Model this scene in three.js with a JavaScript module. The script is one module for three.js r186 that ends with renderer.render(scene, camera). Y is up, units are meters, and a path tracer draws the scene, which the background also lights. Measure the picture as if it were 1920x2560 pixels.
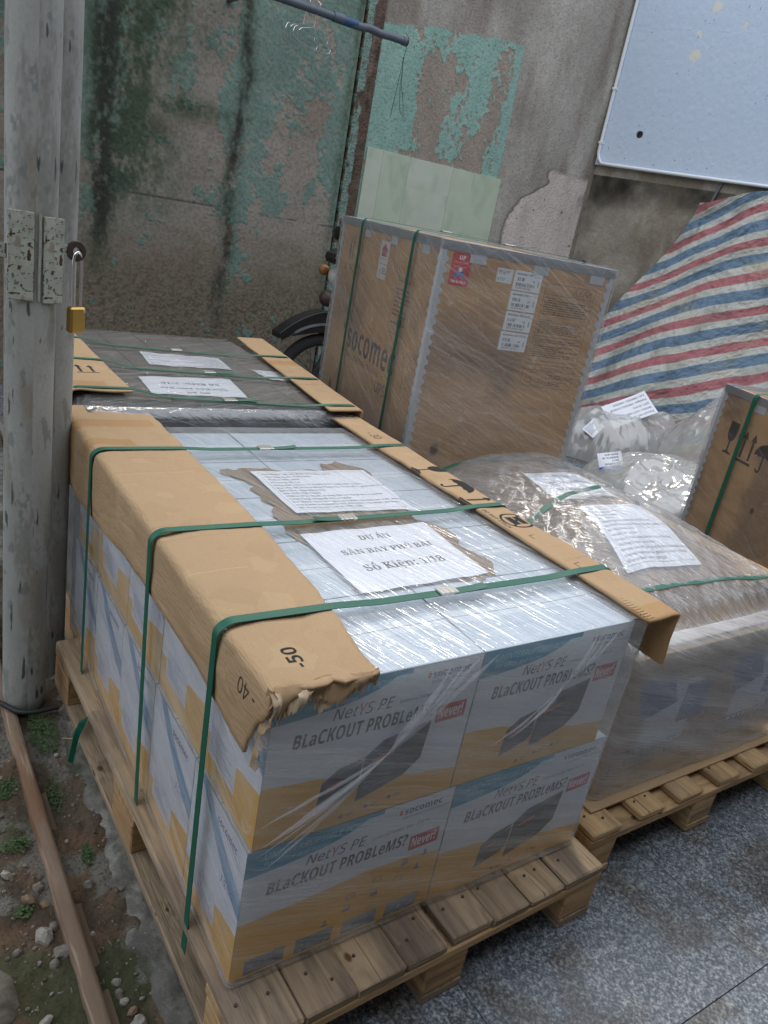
import * as THREE from 'three';
import { mergeGeometries, mergeVertices } from 'three/addons/utils/BufferGeometryUtils.js';

// ------------------------------------------------------------------ camera, sky, sun, exposure
const scene = new THREE.Scene();
const camera = new THREE.PerspectiveCamera(67.75, 0.75, 0.05, 200);
camera.position.set(-0.4458, 1.3679, 0.7744);
camera.rotation.set(-0.3673, -0.63698, 0.19167, 'YXZ');
scene.add(camera);

const renderer = new THREE.WebGLRenderer();
renderer.toneMapping = THREE.LinearToneMapping;
renderer.toneMappingExposure = 1.17;
renderer.shadowMap.enabled = true;

{ // an even overcast sky, three times as bright overhead as at the horizon
  const W = 64, H = 64, d = new Float32Array(W * H * 4);
  for (let j = 0; j < H; j++) for (let i = 0; i < W; i++) {
    const el = ((j + 0.5) / H - 0.5) * Math.PI, s = Math.max(0, Math.sin(el));
    const L = 1.75 * (1 + 2 * s) / 3, k = (j * W + i) * 4;
    d[k] = L * 0.93; d[k + 1] = L * 0.985; d[k + 2] = L * 1.08; d[k + 3] = 1;
  }
  const sky = new THREE.DataTexture(d, W, H, THREE.RGBAFormat, THREE.FloatType);
  sky.mapping = THREE.EquirectangularReflectionMapping; sky.magFilter = THREE.LinearFilter; sky.needsUpdate = true;
  scene.background = sky; scene.environment = sky;
  scene.backgroundIntensity = 1.0; scene.environmentIntensity = 1.0;
}
const sun = new THREE.DirectionalLight(0xfff6ea, 1.4);
sun.position.set(3.4, 8.8, -6.7); sun.target.position.set(1, 0, -1.2);
sun.castShadow = true; sun.shadow.radius = 24; sun.shadow.mapSize.set(2048, 2048);
Object.assign(sun.shadow.camera, { left: -7, right: 7, top: 7, bottom: -7, near: 0.5, far: 30 });
scene.add(sun, sun.target);

// ------------------------------------------------------------------ helpers
let seed = 1234567;
const rnd = () => { seed |= 0; seed = seed + 0x6D2B79F5 | 0; let t = Math.imul(seed ^ seed >>> 15, 1 | seed); t = t + Math.imul(t ^ t >>> 7, 61 | t) ^ t; return ((t ^ t >>> 14) >>> 0) / 4294967296; };
const R = (a, b) => a + (b - a) * rnd();
const reseed = (n) => { seed = n; };
const clamp = (x, a = 0, b = 1) => x < a ? a : x > b ? b : x;
const ss = (a, b, x) => { const t = clamp((x - a) / (b - a)); return t * t * (3 - 2 * t); };
const mix = (a, b, t) => a + (b - a) * t;
const mix3 = (a, b, t) => [mix(a[0], b[0], t), mix(a[1], b[1], t), mix(a[2], b[2], t)];
const hash = (x, y) => { let h = Math.imul(x | 0, 374761393) + Math.imul(y | 0, 668265263) | 0; h = Math.imul(h ^ h >>> 13, 1274126177); return ((h ^ h >>> 16) >>> 0) / 4294967296; };
function vn(x, y) { const xi = Math.floor(x), yi = Math.floor(y), fx = x - xi, fy = y - yi, u = fx * fx * (3 - 2 * fx), v = fy * fy * (3 - 2 * fy); const a = hash(xi, yi), b = hash(xi + 1, yi), c = hash(xi, yi + 1), d = hash(xi + 1, yi + 1); return a + (b - a) * u + (c - a) * v + (a - b - c + d) * u * v; }
function fbm(x, y, o = 4) { let s = 0, a = 0.5, n = 0; for (let i = 0; i < o; i++) { s += a * vn(x, y); n += a; a *= 0.5; x = x * 2.03 + 17.1; y = y * 2.03 + 5.7; } return s / n; }

const numbers = new Map();
function numbered(n) { const k = numbers.get(n) ?? 0; numbers.set(n, k + 1); return k ? n + '_' + String(k).padStart(3, '0') : n; }
const shade = (m) => { m.castShadow = true; m.receiveShadow = true; return m; };
function tag(o, label, category, group, kind) { o.userData.label = label; if (category) o.userData.category = category; if (group) o.userData.group = group; if (kind) o.userData.kind = kind; return o; }
function thing(name, label, category, [x, y, z] = [0, 0, 0], turn = 0, group) { const o = new THREE.Group(); o.name = numbered(name); scene.add(o); o.position.set(x, y, z); o.rotation.y = turn; return tag(o, label, category, group); }
function part(parent, name, geo, mat, pos, rot) { const m = shade(new THREE.Mesh(geo, mat)); m.name = name; if (pos) m.position.set(...pos); if (rot) m.rotation.set(...rot); parent.add(m); return m; }
function single(name, label, category, geo, mat, pos, rot, group) { const m = shade(new THREE.Mesh(geo, mat)); m.name = numbered(name); if (pos) m.position.set(...pos); if (rot) m.rotation.set(...rot); scene.add(m); return tag(m, label, category, group); }
function struct(name, label, geo, mat, pos, rot) { const m = single(name, label, null, geo, mat, pos, rot); m.userData.kind = 'structure'; return m; }

// geometry from raw quads/triangles
class Mesher {
  constructor() { this.p = []; this.u = []; this.i = []; }
  v(x, y, z, u = 0, v = 0) { this.p.push(x, y, z); this.u.push(u, v); return this.p.length / 3 - 1; }
  tri(a, b, c) { this.i.push(a, b, c); }
  quad(a, b, c, d) { this.i.push(a, b, c, a, c, d); }
  geo(flat = false) { let g = new THREE.BufferGeometry(); g.setAttribute('position', new THREE.Float32BufferAttribute(this.p, 3)); g.setAttribute('uv', new THREE.Float32BufferAttribute(this.u, 2)); g.setIndex(this.i); if (flat) g = g.toNonIndexed(); g.computeVertexNormals(); return g; }
}
// a sheet f(u, v) -> [x, y, z, s, t] on an nu x nv grid
function sheet(nu, nv, f) { const m = new Mesher(); for (let j = 0; j <= nv; j++) for (let i = 0; i <= nu; i++) m.v(...f(i / nu, j / nv)); const w = nu + 1; for (let j = 0; j < nv; j++) for (let i = 0; i < nu; i++) m.quad(j * w + i, j * w + i + 1, (j + 1) * w + i + 1, (j + 1) * w + i); return m.geo(); }
// box with chamfered edges, uv in metres, u along the grain axis (0 x, 1 y, 2 z)
function cbox(w, h, d, c = 0.002, grain = 0, uo = 0, vo = 0, jit = 0) {
  const H = [w / 2, h / 2, d / 2], pos = [], uv = [], V = {};
  for (const sx of [-1, 1]) for (const sy of [-1, 1]) for (const sz of [-1, 1]) { const s = [sx, sy, sz]; const off = [R(-jit, jit), R(-jit, jit), R(-jit, jit)]; for (let a = 0; a < 3; a++) V[sx + ',' + sy + ',' + sz + ',' + a] = [0, 1, 2].map((k) => s[k] * (H[k] - (k === a ? 0 : c)) + off[k]); }
  const key = (s, a) => V[s.join(',') + ',' + a];
  const tri = (a, b, c2) => {
    const n = [(b[1] - a[1]) * (c2[2] - a[2]) - (b[2] - a[2]) * (c2[1] - a[1]), (b[2] - a[2]) * (c2[0] - a[0]) - (b[0] - a[0]) * (c2[2] - a[2]), (b[0] - a[0]) * (c2[1] - a[1]) - (b[1] - a[1]) * (c2[0] - a[0])];
    const m = [0, 1, 2].map((k) => (a[k] + b[k] + c2[k]) / H[k] ** 0.5); if (n[0] * (a[0] + b[0] + c2[0]) + n[1] * (a[1] + b[1] + c2[1]) + n[2] * (a[2] + b[2] + c2[2]) < 0) [b, c2] = [c2, b];
    let ax = 0; for (let k = 1; k < 3; k++) if (Math.abs(n[k]) > Math.abs(n[ax]) * 1.01) ax = k;
    const o = [0, 1, 2].filter((k) => k !== ax); if (o[1] === grain) o.reverse();
    for (const q of [a, b, c2]) { pos.push(...q); uv.push(q[o[0]] + uo, q[o[1]] + vo + ax * 0.037); }
  };
  const quad = (a, b, c2, d2) => { tri(a, b, c2); tri(a, c2, d2); };
  for (let a = 0; a < 3; a++) { const [b, e] = [0, 1, 2].filter((k) => k !== a);
    for (const s of [-1, 1]) { const q = [[-1, -1], [1, -1], [1, 1], [-1, 1]].map(([p, r]) => { const t = [0, 0, 0]; t[a] = s; t[b] = p; t[e] = r; return key(t, a); }); quad(...q); }
    for (const p of [-1, 1]) for (const r of [-1, 1]) { const t0 = [0, 0, 0], t1 = [0, 0, 0]; t0[a] = -1; t1[a] = 1; t0[b] = t1[b] = p; t0[e] = t1[e] = r; quad(key(t0, b), key(t1, b), key(t1, e), key(t0, e)); } }
  for (const sx of [-1, 1]) for (const sy of [-1, 1]) for (const sz of [-1, 1]) { const s = [sx, sy, sz]; tri(key(s, 0), key(s, 1), key(s, 2)); }
  const g = new THREE.BufferGeometry(); g.setAttribute('position', new THREE.Float32BufferAttribute(pos, 3)); g.setAttribute('uv', new THREE.Float32BufferAttribute(uv, 2)); g.computeVertexNormals(); return g;
}
const moved = (g, x, y, z, rx = 0, ry = 0, rz = 0) => { g.applyMatrix4(new THREE.Matrix4().compose(new THREE.Vector3(x, y, z), new THREE.Quaternion().setFromEuler(new THREE.Euler(rx, ry, rz)), new THREE.Vector3(1, 1, 1))); return g; };
const join = (list) => mergeGeometries(list.map((g) => { const h = g.index ? g.toNonIndexed() : g; for (const k of Object.keys(h.attributes)) if (!['position', 'normal', 'uv'].includes(k)) h.deleteAttribute(k); return h; }));
// a flat band (strap) of width w and thickness t along points, its width along `across`
function band(pts, across, w, t, smooth = 6) {
  const P = pts.map((p) => new THREE.Vector3(...p)), A = new THREE.Vector3(...across).normalize(), out = [P[0]];
  for (let i = 1; i < P.length - 1; i++) { const a = P[i - 1], b = P[i], c = P[i + 1], r = Math.min(0.02, a.distanceTo(b) / 2, b.distanceTo(c) / 2); const p0 = b.clone().addScaledVector(a.clone().sub(b).normalize(), r), p1 = b.clone().addScaledVector(c.clone().sub(b).normalize(), r); for (let k = 0; k <= smooth; k++) { const s = k / smooth; out.push(p0.clone().multiplyScalar((1 - s) ** 2).addScaledVector(b, 2 * s * (1 - s)).addScaledVector(p1, s * s)); } }
  out.push(P[P.length - 1]);
  const m = new Mesher(); let len = 0;
  out.forEach((p, i) => { const T = (out[i + 1] ?? p).clone().sub(out[i - 1] ?? p).normalize(), X = A.clone().addScaledVector(T, -A.dot(T)).normalize(), N = new THREE.Vector3().crossVectors(T, X).normalize(); if (i) len += p.distanceTo(out[i - 1]);
    for (const [x, n, v] of [[-1, -1, 0], [1, -1, w], [1, 1, 0], [-1, 1, w]]) { const q = p.clone().addScaledVector(X, x * w / 2).addScaledVector(N, n * t / 2); m.v(q.x, q.y, q.z, len, v); } });
  const n = out.length; for (let i = 0; i < n - 1; i++) for (let k = 0; k < 4; k++) m.quad(i * 4 + k, i * 4 + (k + 1) % 4, (i + 1) * 4 + (k + 1) % 4, (i + 1) * 4 + k);
  m.quad(3, 2, 1, 0); const e = (n - 1) * 4; m.quad(e, e + 1, e + 2, e + 3);
  return m.geo(true);
}
const tube = (pts, r, seg = 40, rad = 8, closed = false) => new THREE.TubeGeometry(new THREE.CatmullRomCurve3(pts.map((p) => new THREE.Vector3(...p)), closed, 'catmullrom', 0.3), seg, r, rad, closed);

// ------------------------------------------------------------------ textures
function dtex(W, H, f, color = true) { const d = new Uint8Array(W * H * 4); for (let j = 0; j < H; j++) for (let i = 0; i < W; i++) { const c = f((i + 0.5) / W, (j + 0.5) / H, i, j), k = (j * W + i) * 4; d[k] = clamp(c[0], 0, 255); d[k + 1] = clamp(c[1], 0, 255); d[k + 2] = clamp(c[2], 0, 255); d[k + 3] = 255; } const t = new THREE.DataTexture(d, W, H); t.magFilter = THREE.LinearFilter; t.minFilter = THREE.LinearFilter; t.wrapS = t.wrapT = THREE.RepeatWrapping; if (color) t.colorSpace = THREE.SRGBColorSpace; t.needsUpdate = true; return t; }
function ctex(W, H, draw, color = true) { const c = document.createElement('canvas'); c.width = W; c.height = H; const g = c.getContext('2d'); draw(g, W, H); const t = new THREE.CanvasTexture(c); if (color) t.colorSpace = THREE.SRGBColorSpace; t.wrapS = t.wrapT = THREE.RepeatWrapping; t.magFilter = THREE.LinearFilter; return t; }
const metric = (t, sx, sy, ox = 0, oy = 0) => { t.repeat.set(1 / sx, 1 / sy); t.offset.set(ox, oy); return t; };
const std = (o) => new THREE.MeshStandardMaterial({ side: THREE.DoubleSide, ...o });
const lin = (r, g, b) => new THREE.Color().setRGB(r, g, b);

// Vietnamese letters: the accents the fonts lack are drawn as strokes
function vwidth(g, s) { return [...s.normalize('NFD')].filter((c) => !/[\u0300-\u036f]/.test(c)).reduce((w, c) => w + g.measureText(c === '\u0111' ? 'd' : c === '\u0110' ? 'D' : c).width, 0); }
function vtext(g, s, x, y, size, align = 'left') {
  if (align === 'center') x -= vwidth(g, s) / 2;
  const cl = s.normalize('NFD').match(/[^\u0300-\u036f][\u0300-\u036f]*/g) ?? []; g.lineWidth = Math.max(1, size * 0.07); g.strokeStyle = g.fillStyle; g.lineCap = 'round';
  for (const c of cl) {
    let base = c[0], marks = [...c.slice(1)], stroke = false; if (base === '\u0111') { base = 'd'; stroke = true; } if (base === '\u0110') { base = 'D'; stroke = true; }
    for (let k = 0; k < marks.length; k++) { const n = (base + marks[k]).normalize('NFC'); if (n.length === 1 && n.charCodeAt(0) < 256) { base = n; marks.splice(k, 1); break; } }
    const w = g.measureText(base).width, up = base.normalize('NFD')[0], cap = up === up.toUpperCase() && /[A-Z]/.test(up), top = y - size * (cap ? 0.74 : base.length && base !== up ? 0.8 : 0.55), mx = x + w / 2; g.fillText(base, x, y);
    const ln = (...p) => { g.beginPath(); g.moveTo(p[0], p[1]); for (let i = 2; i < p.length; i += 2) g.lineTo(p[i], p[i + 1]); g.stroke(); };
    if (stroke) ln(x + w * 0.1, y - size * 0.4, x + w * 0.6, y - size * 0.4);
    for (const m of marks) { const e = size * 0.1; if (m === '\u0323') { g.beginPath(); g.arc(mx, y + size * 0.16, size * 0.065, 0, 7); g.fill(); } else if (m === '\u0301') ln(mx, top, mx + e * 1.3, top - e * 1.4); else if (m === '\u0300') ln(mx, top, mx - e * 1.3, top - e * 1.4); else if (m === '\u0309') ln(mx - e * 0.5, top - e, mx + e * 0.5, top - e, mx, top); else if (m === '\u031b') ln(x + w * 0.85, y - size * (cap ? 0.68 : 0.5), x + w * 1.02, y - size * (cap ? 0.8 : 0.6)); else ln(mx - e, top - e * 0.6, mx, top, mx + e, top - e * 0.6); }
    x += w;
  }
}
const soft = (g, W, H, n, a, dark = true) => { for (let i = 0; i < n; i++) { g.fillStyle = `rgba(${dark ? '60,40,20' : '255,255,255'},${R(0, a)})`; g.fillRect(R(0, W), R(0, H), R(1, 3), R(1, 3)); } };

// wood: grain along u
function woodTex(W, H, base, dark, knots, sd, ply = false) {
  const K = []; reseed(sd); for (let i = 0; i < knots; i++) K.push([R(0, 1), R(0.1, 0.9), R(0.01, 0.022)]);
  return dtex(W, H, (u, v) => { let wob = fbm(u * 5, v * 6 + sd, 3) * 0.16, kn = 0; for (const [a, b, r] of K) { const dx = (u - a) * (ply ? 1.2 : 2.2), dy = (v - b) * 0.9, q = Math.hypot(dx, dy); wob += Math.exp(-q * q / (r * r * 16)) * 0.1 * Math.sign(v - b); kn = Math.max(kn, 1 - ss(r * 0.5, r * 1.3, q)); }
    const y = (v + wob) * (ply ? 22 : 26), g1 = fbm(u * 7 + sd, y, 3), g2 = vn(u * 40, v * 330 + sd), ring = 0.5 + 0.5 * Math.sin(y * 3.1 + g1 * 5);
    const t = clamp(0.5 * g1 + 0.25 * ring + 0.25 * g2 - 0.1); let c = mix3(base, dark, t * t * 1.25); if (!ply && vn(u * 4 + sd * 3, v * 130) > 0.955) c = mix3(c, [52, 40, 30], 0.7); const st = ss(0.5, 0.7, fbm(u * 5 + 9, v * 4 + sd, 5)); c = mix3(c, [c[0] * 0.8, c[1] * 0.8, c[2] * 0.84], st); return mix3(c, [70, 44, 26], kn * 0.85); });
}
// ------------------------------------------------------------------ shared materials
const tWood = woodTex(1024, 256, [190, 164, 126], [126, 98, 70], 5, 11), tGrey = woodTex(1024, 256, [150, 134, 114], [92, 78, 64], 4, 37);
metric(tWood, 1.3, 0.32); metric(tGrey, 1.3, 0.32);
const tWoodB = dtex(256, 256, (u, v) => { const k = 255 * clamp(0.55 * vn(u * 12, v * 90) + 0.45 * vn(u * 30, v * 200)); return [k, k, k]; }, false); metric(tWoodB, 0.5, 0.25);
const woods = [std({ map: tWood, bumpMap: tWoodB, bumpScale: 0.0012, roughness: 0.85, color: lin(0.92, 0.86, 0.76) }), std({ map: tWood, bumpMap: tWoodB, bumpScale: 0.0012, roughness: 0.85, color: lin(1, 0.95, 0.86) }), std({ map: tWood, bumpMap: tWoodB, bumpScale: 0.0012, roughness: 0.85, color: lin(0.78, 0.68, 0.58) })];
const greys = [std({ map: tGrey, bumpMap: tWoodB, bumpScale: 0.0014, roughness: 0.9, color: lin(1.16, 1.12, 1.02) }), std({ map: tGrey, bumpMap: tWoodB, bumpScale: 0.0014, roughness: 0.9, color: lin(0.98, 0.92, 0.84) }), std({ map: tGrey, bumpMap: tWoodB, bumpScale: 0.0014, roughness: 0.9, color: lin(1.3, 1.22, 1.06) })];
const mNail = std({ color: lin(0.09, 0.065, 0.05), roughness: 0.6, metalness: 0.5 });
const tWeave = dtex(64, 64, (u, v) => { const k = 130 + 90 * Math.sin(u * 6.283 * 4) * Math.sin(v * 6.283 * 4); return [k, k, k]; }, false); metric(tWeave, 0.012, 0.012);
const mStrap = std({ color: lin(0.004, 0.1, 0.062), roughness: 0.42, bumpMap: tWeave, bumpScale: 0.0004 });
const mSeal = std({ color: lin(0.62, 0.6, 0.55), roughness: 0.32, metalness: 0.9 });
const mSteel = std({ color: lin(0.42, 0.45, 0.48), roughness: 0.42, metalness: 0.75, roughnessMap: dtex(256, 256, (u, v) => { const k = 150 + 100 * fbm(u * 9, v * 9, 4); return [k, k, k]; }, false) });
const tCardB = dtex(256, 256, (u, v) => { const k = 128 + 60 * Math.sin(v * 6.283 * 20) * 0.3 + 60 * (fbm(u * 20, v * 20, 3) - 0.5); return [k, k, k]; }, false); metric(tCardB, 0.16, 0.16);
const CARD = [166, 139, 106];
const cardNoise = (g, W, H, base = CARD) => { g.fillStyle = `rgb(${base})`; g.fillRect(0, 0, W, H); for (let i = 0; i < W * H / 90; i++) { const k = R(-1, 1); g.fillStyle = k < 0 ? `rgba(90,60,30,${-k * 0.10})` : `rgba(255,235,200,${k * 0.08})`; g.fillRect(R(0, W), R(0, H), R(1, 7), R(1, 2)); } for (let i = 0; i < W * H / 9000; i++) { const x = R(0, W), y = R(0, H), r = R(8, 60); g.fillStyle = rnd() < 0.5 ? 'rgba(110,78,44,.05)' : 'rgba(240,214,170,.06)'; g.beginPath(); for (let k = 0; k < 9; k++) g.lineTo(x + r * Math.cos(k * 0.7) * R(0.4, 1), y + r * Math.sin(k * 0.7) * R(0.3, 1)); g.fill(); } for (let i = 0; i < 22; i++) { g.strokeStyle = rnd() < 0.6 ? 'rgba(110,76,42,.28)' : 'rgba(238,212,168,.3)'; g.lineWidth = R(0.6, 1.6); const y = R(0, H); g.beginPath(); g.moveTo(R(0, W), y); g.lineTo(R(0, W), y + R(-20, 20)); g.stroke(); } };
reseed(5);
const tCard = ctex(512, 512, (g, W, H) => cardNoise(g, W, H)); metric(tCard, 0.6, 0.6);
const tCreaseB = dtex(512, 512, (u, v) => { const r = 1 - Math.abs(2 * fbm(u * 5, v * 5, 3) - 1), k = 255 * clamp(0.5 * fbm(u * 8, v * 8, 5) + 0.35 * r ** 6 + 0.15 * vn(u * 120, v * 120)); return [k, k, k]; }, false);
const mCard = std({ map: tCard, roughness: 0.88, bumpMap: tCardB, bumpScale: 0.0004 });
const mTorn = std({ color: lin(0.56, 0.44, 0.30), roughness: 0.95 });

// stretch film: thin clear sheet; streaks where the film is drawn thicker are milky and ridged
function streakTex(angle, n, sd, wmax, kinks, spread = 0.16, milk = 0.45) { return [0, 1].map((kind) => { reseed(sd); return ctex(1024, 1024, (g, W, H) => {
  g.fillStyle = kind ? '#808080' : '#ffffff'; g.fillRect(0, 0, W, H);
  for (let i = 0; i < n; i++) { const big = rnd() < 0.1, a = angle + R(-spread, spread) * (rnd() < 0.85 ? 0.35 : 1.6), L = R(200, big ? 1000 : 800), x = R(0, W), y = R(0, H), w = big ? R(3, wmax) : R(0.5, 1.3), al = big ? R(0.06, 0.16) : R(0.04, 0.26), up = rnd() < 0.6;
    for (const ox of [-W, 0, W]) for (const oy of [-H, 0, H]) { g.strokeStyle = kind ? (up ? `rgba(255,255,255,${al * 1.5})` : `rgba(0,0,0,${al * 1.3})`) : `rgba(60,60,60,${al * milk})`; g.lineWidth = kind ? w * 2 : w; g.beginPath(); let px = x + ox, py = y + oy; g.moveTo(px, py); const q = R(-1, 1) * 0; g.lineTo(px + Math.cos(a) * L, py + Math.sin(a) * L); g.stroke(); } }
  for (let i = 0; i < kinks; i++) { const x = R(0, W), y = R(0, H), r = R(4, 30); g.fillStyle = kind ? `rgba(${rnd() < 0.5 ? '255,255,255' : '0,0,0'},.5)` : 'rgba(60,60,60,.25)'; g.beginPath(); g.moveTo(x, y); g.lineTo(x + R(-r, r), y + R(-r, r)); g.lineTo(x + R(-r, r), y + R(-r, r)); g.fill(); }
}, false); }); }
const filmSide = streakTex(-0.3, 2300, 71, 30, 12, 0.2, 0.5), filmTop = streakTex(1.3, 2200, 72, 14, 30), filmWild = streakTex(1.15, 2600, 73, 12, 40, 0.22);
for (const t of [...filmSide, ...filmTop, ...filmWild]) metric(t, 0.9, 0.9);
const film = ([tr, bp], through, rough, bump) => new THREE.MeshPhysicalMaterial({ side: THREE.DoubleSide, color: lin(0.86, 0.88, 0.9), transmission: through, transmissionMap: tr, thickness: 0, roughness: rough, ior: 1.9, bumpMap: bp, bumpScale: bump });
const mFold = new THREE.MeshPhysicalMaterial({ side: THREE.DoubleSide, color: lin(0.9, 0.92, 0.95), transmission: 0.74, thickness: 0, roughness: 0.14, ior: 1.9 });
const filmMid = streakTex(-0.4, 1700, 80, 7, 30, 0.6, 0.65); for (const t of filmMid) metric(t, 0.9, 0.9);
const filmFew = streakTex(-0.35, 700, 79, 8, 20, 0.5); for (const t of filmFew) metric(t, 0.9, 0.9);
const mFilmSide = film(filmSide, 0.945, 0.16, 0.0018), mFilmTop = film(filmTop, 0.96, 0.14, 0.0016), mFilmWild = film(filmWild, 0.95, 0.1, 0.006), mFilmThin = film(filmFew, 0.985, 0.14, 0.001), mFilmMid = film(filmMid, 0.955, 0.14, 0.0016);

// ------------------------------------------------------------------ ground
const tGranite = dtex(1024, 1024, (u, v) => { const s = 1024 / 4.2; const n = 0.55 * vn(u * s, v * s) + 0.45 * vn(u * s * 0.5 + 9, v * s * 0.5), m = fbm(u * 9, v * 9, 4), f = vn(u * 400, v * 400); let c = n < 0.38 ? [86, 91, 99] : n < 0.55 ? [116, 121, 127] : n < 0.71 ? [142, 147, 150] : [178, 180, 179]; c = mix3(c, [c[0] * 0.7, c[1] * 0.72, c[2] * 0.76], f * 0.6); const st = ss(0.5, 0.75, m); return mix3(c, [c[0] * 0.86, c[1] * 0.82, c[2] * 0.76], st); }); metric(tGranite, 0.75, 0.75);
const mGranite = [0.9, 1, 0.95].map((k) => std({ map: tGranite, roughness: 0.36, color: lin(k * 0.88, k * 0.89, k * 0.9), roughnessMap: dtex(256, 256, (u, v) => { const q = 120 + 135 * fbm(u * 8 + k * 9, v * 8, 4); return [q, q, q]; }, false) }));
const mGrout = std({ color: lin(0.2, 0.19, 0.17), roughness: 0.95 });
const yard = struct('yard_floor', 'grey speckled granite slab floor of the yard', cbox(6.6, 0.06, 7.4, 0.002), mGrout, [3.42, -0.037, -0.8]);
{ reseed(77); const T = 0.67, gs = [], cutSlab = cbox(0.314, 0.02, T - 0.0018, 0.0006, 0, 0.4, 1.1); for (let k = 0; k < 5; k++) gs.push(cbox(T - 0.0018, 0.02, T - 0.0018, 0.0006, 0, R(0, 3), R(0, 3)));
  for (let i = -1; i < 8; i++) for (let j = -6; j < 4; j++) { const x = 0.46 + T * (i + 0.5), z = 0.355 + T * (j - 0.5); const cut = i < 0; part(yard, 'slab', cut ? cutSlab : gs[Math.floor(rnd() * 5)], mGranite[Math.floor(rnd() * 3)], [(cut ? 0.302 : x) - 3.42, 0.037 - 0.0105 + R(-0.0006, 0.0004), z + 0.8]); } }
// soil and rubble strip with the gate track, the rough cement kerb between it and the slabs
const dirtH = (x, z) => -0.012 + 0.028 * (fbm(x * 9 + 4, z * 9, 4) - 0.5) + 0.026 * (fbm(x * 34, z * 34, 4) - 0.5) - 0.012 * ss(0.06, 0, Math.abs(x + 0.135)) + 0.008 * ss(-0.25, -0.5, x);
const tDirt = dtex(1024, 1024, (u, v) => { const x = u * 0.85, z = v * 1.25; const n = fbm(x * 22, z * 22, 5), m = fbm(x * 5 + 3, z * 5, 4), g = vn(x * 300, z * 300), s = vn(x * 140 + 5, z * 140); let c = mix3([52, 43, 33], [100, 87, 70], n); c = mix3(c, [104, 78, 58], ss(0.52, 0.7, fbm(x * 7 + 30, z * 7, 3)) * 0.6); c = mix3(c, [60, 66, 40], ss(0.48, 0.62, m + 0.3 * (fbm(x * 50, z * 50, 3) - 0.5)) * 0.8); c = mix3(c, [104, 104, 98], ss(0.5, 0.6, fbm(x * 9 + 50, z * 9 + 9, 5)) * 0.8); c = mix3(c, [48, 42, 34], ss(0.55, 0.8, g) * 0.5); return s > 0.96 ? mix3(c, [150, 146, 138], 0.7) : c; }); tDirt.wrapS = tDirt.wrapT = THREE.MirroredRepeatWrapping;
const mDirt = std({ map: tDirt, roughness: 0.97, bumpMap: dtex(512, 512, (u, v) => { const k = 255 * (0.6 * fbm(u * 30, v * 44, 4) + 0.4 * vn(u * 110, v * 160)); return [k, k, k]; }, false), bumpScale: 0.006 });
struct('soil_strip', 'mossy brown soil and rubble strip beside the yard floor', sheet(220, 420, (u, v) => { const x = -1.6 + u * 1.7, z = 1.6 - v * 5; return [x, dirtH(x, z), z, x / 0.85, z / 1.25]; }), mDirt);
struct('ground', 'bare ground around the yard', cbox(60, 0.1, 60, 0), std({ color: lin(0.11, 0.1, 0.085), roughness: 0.95 }), [0, -0.13, 0]);
const tCem = dtex(512, 1024, (u, v) => { const x = u * 0.24, z = v * 1.5; const n = fbm(x * 40, z * 40, 5), g = vn(x * 420, z * 420), st = ss(0.55, 0.7, fbm(x * 6, z * 5 + 4, 4)); let c = mix3([90, 89, 84], [142, 140, 132], ss(0.2, 0.8, n)); c = mix3(c, [62, 66, 46], ss(0.5, 0.6, fbm(x * 14 + 6, z * 10, 5)) * ss(0.1, 0.01, x + 0.1 * (n - 0.5)) * 0.9); c = mix3(c, [78, 76, 70], st * 0.5); return g > 0.93 ? mix3(c, [164, 162, 154], 0.5) : mix3(c, [c[0] * 0.7, c[1] * 0.7, c[2] * 0.7], g * 0.6); });
const mCem = std({ map: tCem, roughness: 0.93, bumpMap: dtex(256, 256, (u, v) => { const k = 255 * fbm(u * 22, v * 70, 5); return [k, k, k]; }, false), bumpScale: 0.004 });
struct('cement_kerb', 'rough grey cement kerb along the soil strip', sheet(26, 260, (u, v) => { const z = 1.5 - v * 4.6, e = -0.085 + 0.05 * (fbm(z * 4 + 2, 3, 3) - 0.5) + 0.045 * (fbm(z * 15, 8, 4) - 0.5), x = mix(e, 0.146, u); const edge = ss(0, 0.22, u); return [x, (u === 0 ? -0.04 : -0.003) + 0.0016 * (fbm(x * 30, z * 30, 4) - 0.6) - 0.012 * (1 - edge) * (1 - edge), z, u, z / 1.5]; }), mCem);
// ------------------------------------------------------------------ walls
const ZW = -4.25, WH = 3.6;
const teal = [132, 156, 147], tealD = [104, 130, 120], plas = [156, 149, 139], plasD = [130, 120, 104], mold = [44, 52, 36], blk = [34, 36, 28];
const blob = (x, y, cx, cy, rx, ry) => Math.exp(-(((x - cx) / rx) ** 2 + ((y - cy) / ry) ** 2));
function wallTex(X0, X1, Y0, Y1, ppm, f) { const W = Math.round((X1 - X0) * ppm), H = Math.round((Y1 - Y0) * ppm), col = new Uint8Array(W * H * 4), bm = new Uint8Array(W * H * 4); for (let j = 0; j < H; j++) for (let i = 0; i < W; i++) { const [c, h] = f(X0 + (i + 0.5) / ppm, Y0 + (j + 0.5) / ppm), k = (j * W + i) * 4; for (let q = 0; q < 3; q++) { col[k + q] = clamp(c[q], 0, 255); bm[k + q] = clamp(h * 255, 0, 255); } col[k + 3] = bm[k + 3] = 255; } return [col, bm].map((d, n) => { const t = new THREE.DataTexture(d, W, H); t.magFilter = t.minFilter = THREE.LinearFilter; if (!n) t.colorSpace = THREE.SRGBColorSpace; t.needsUpdate = true; return t; }); }
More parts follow.
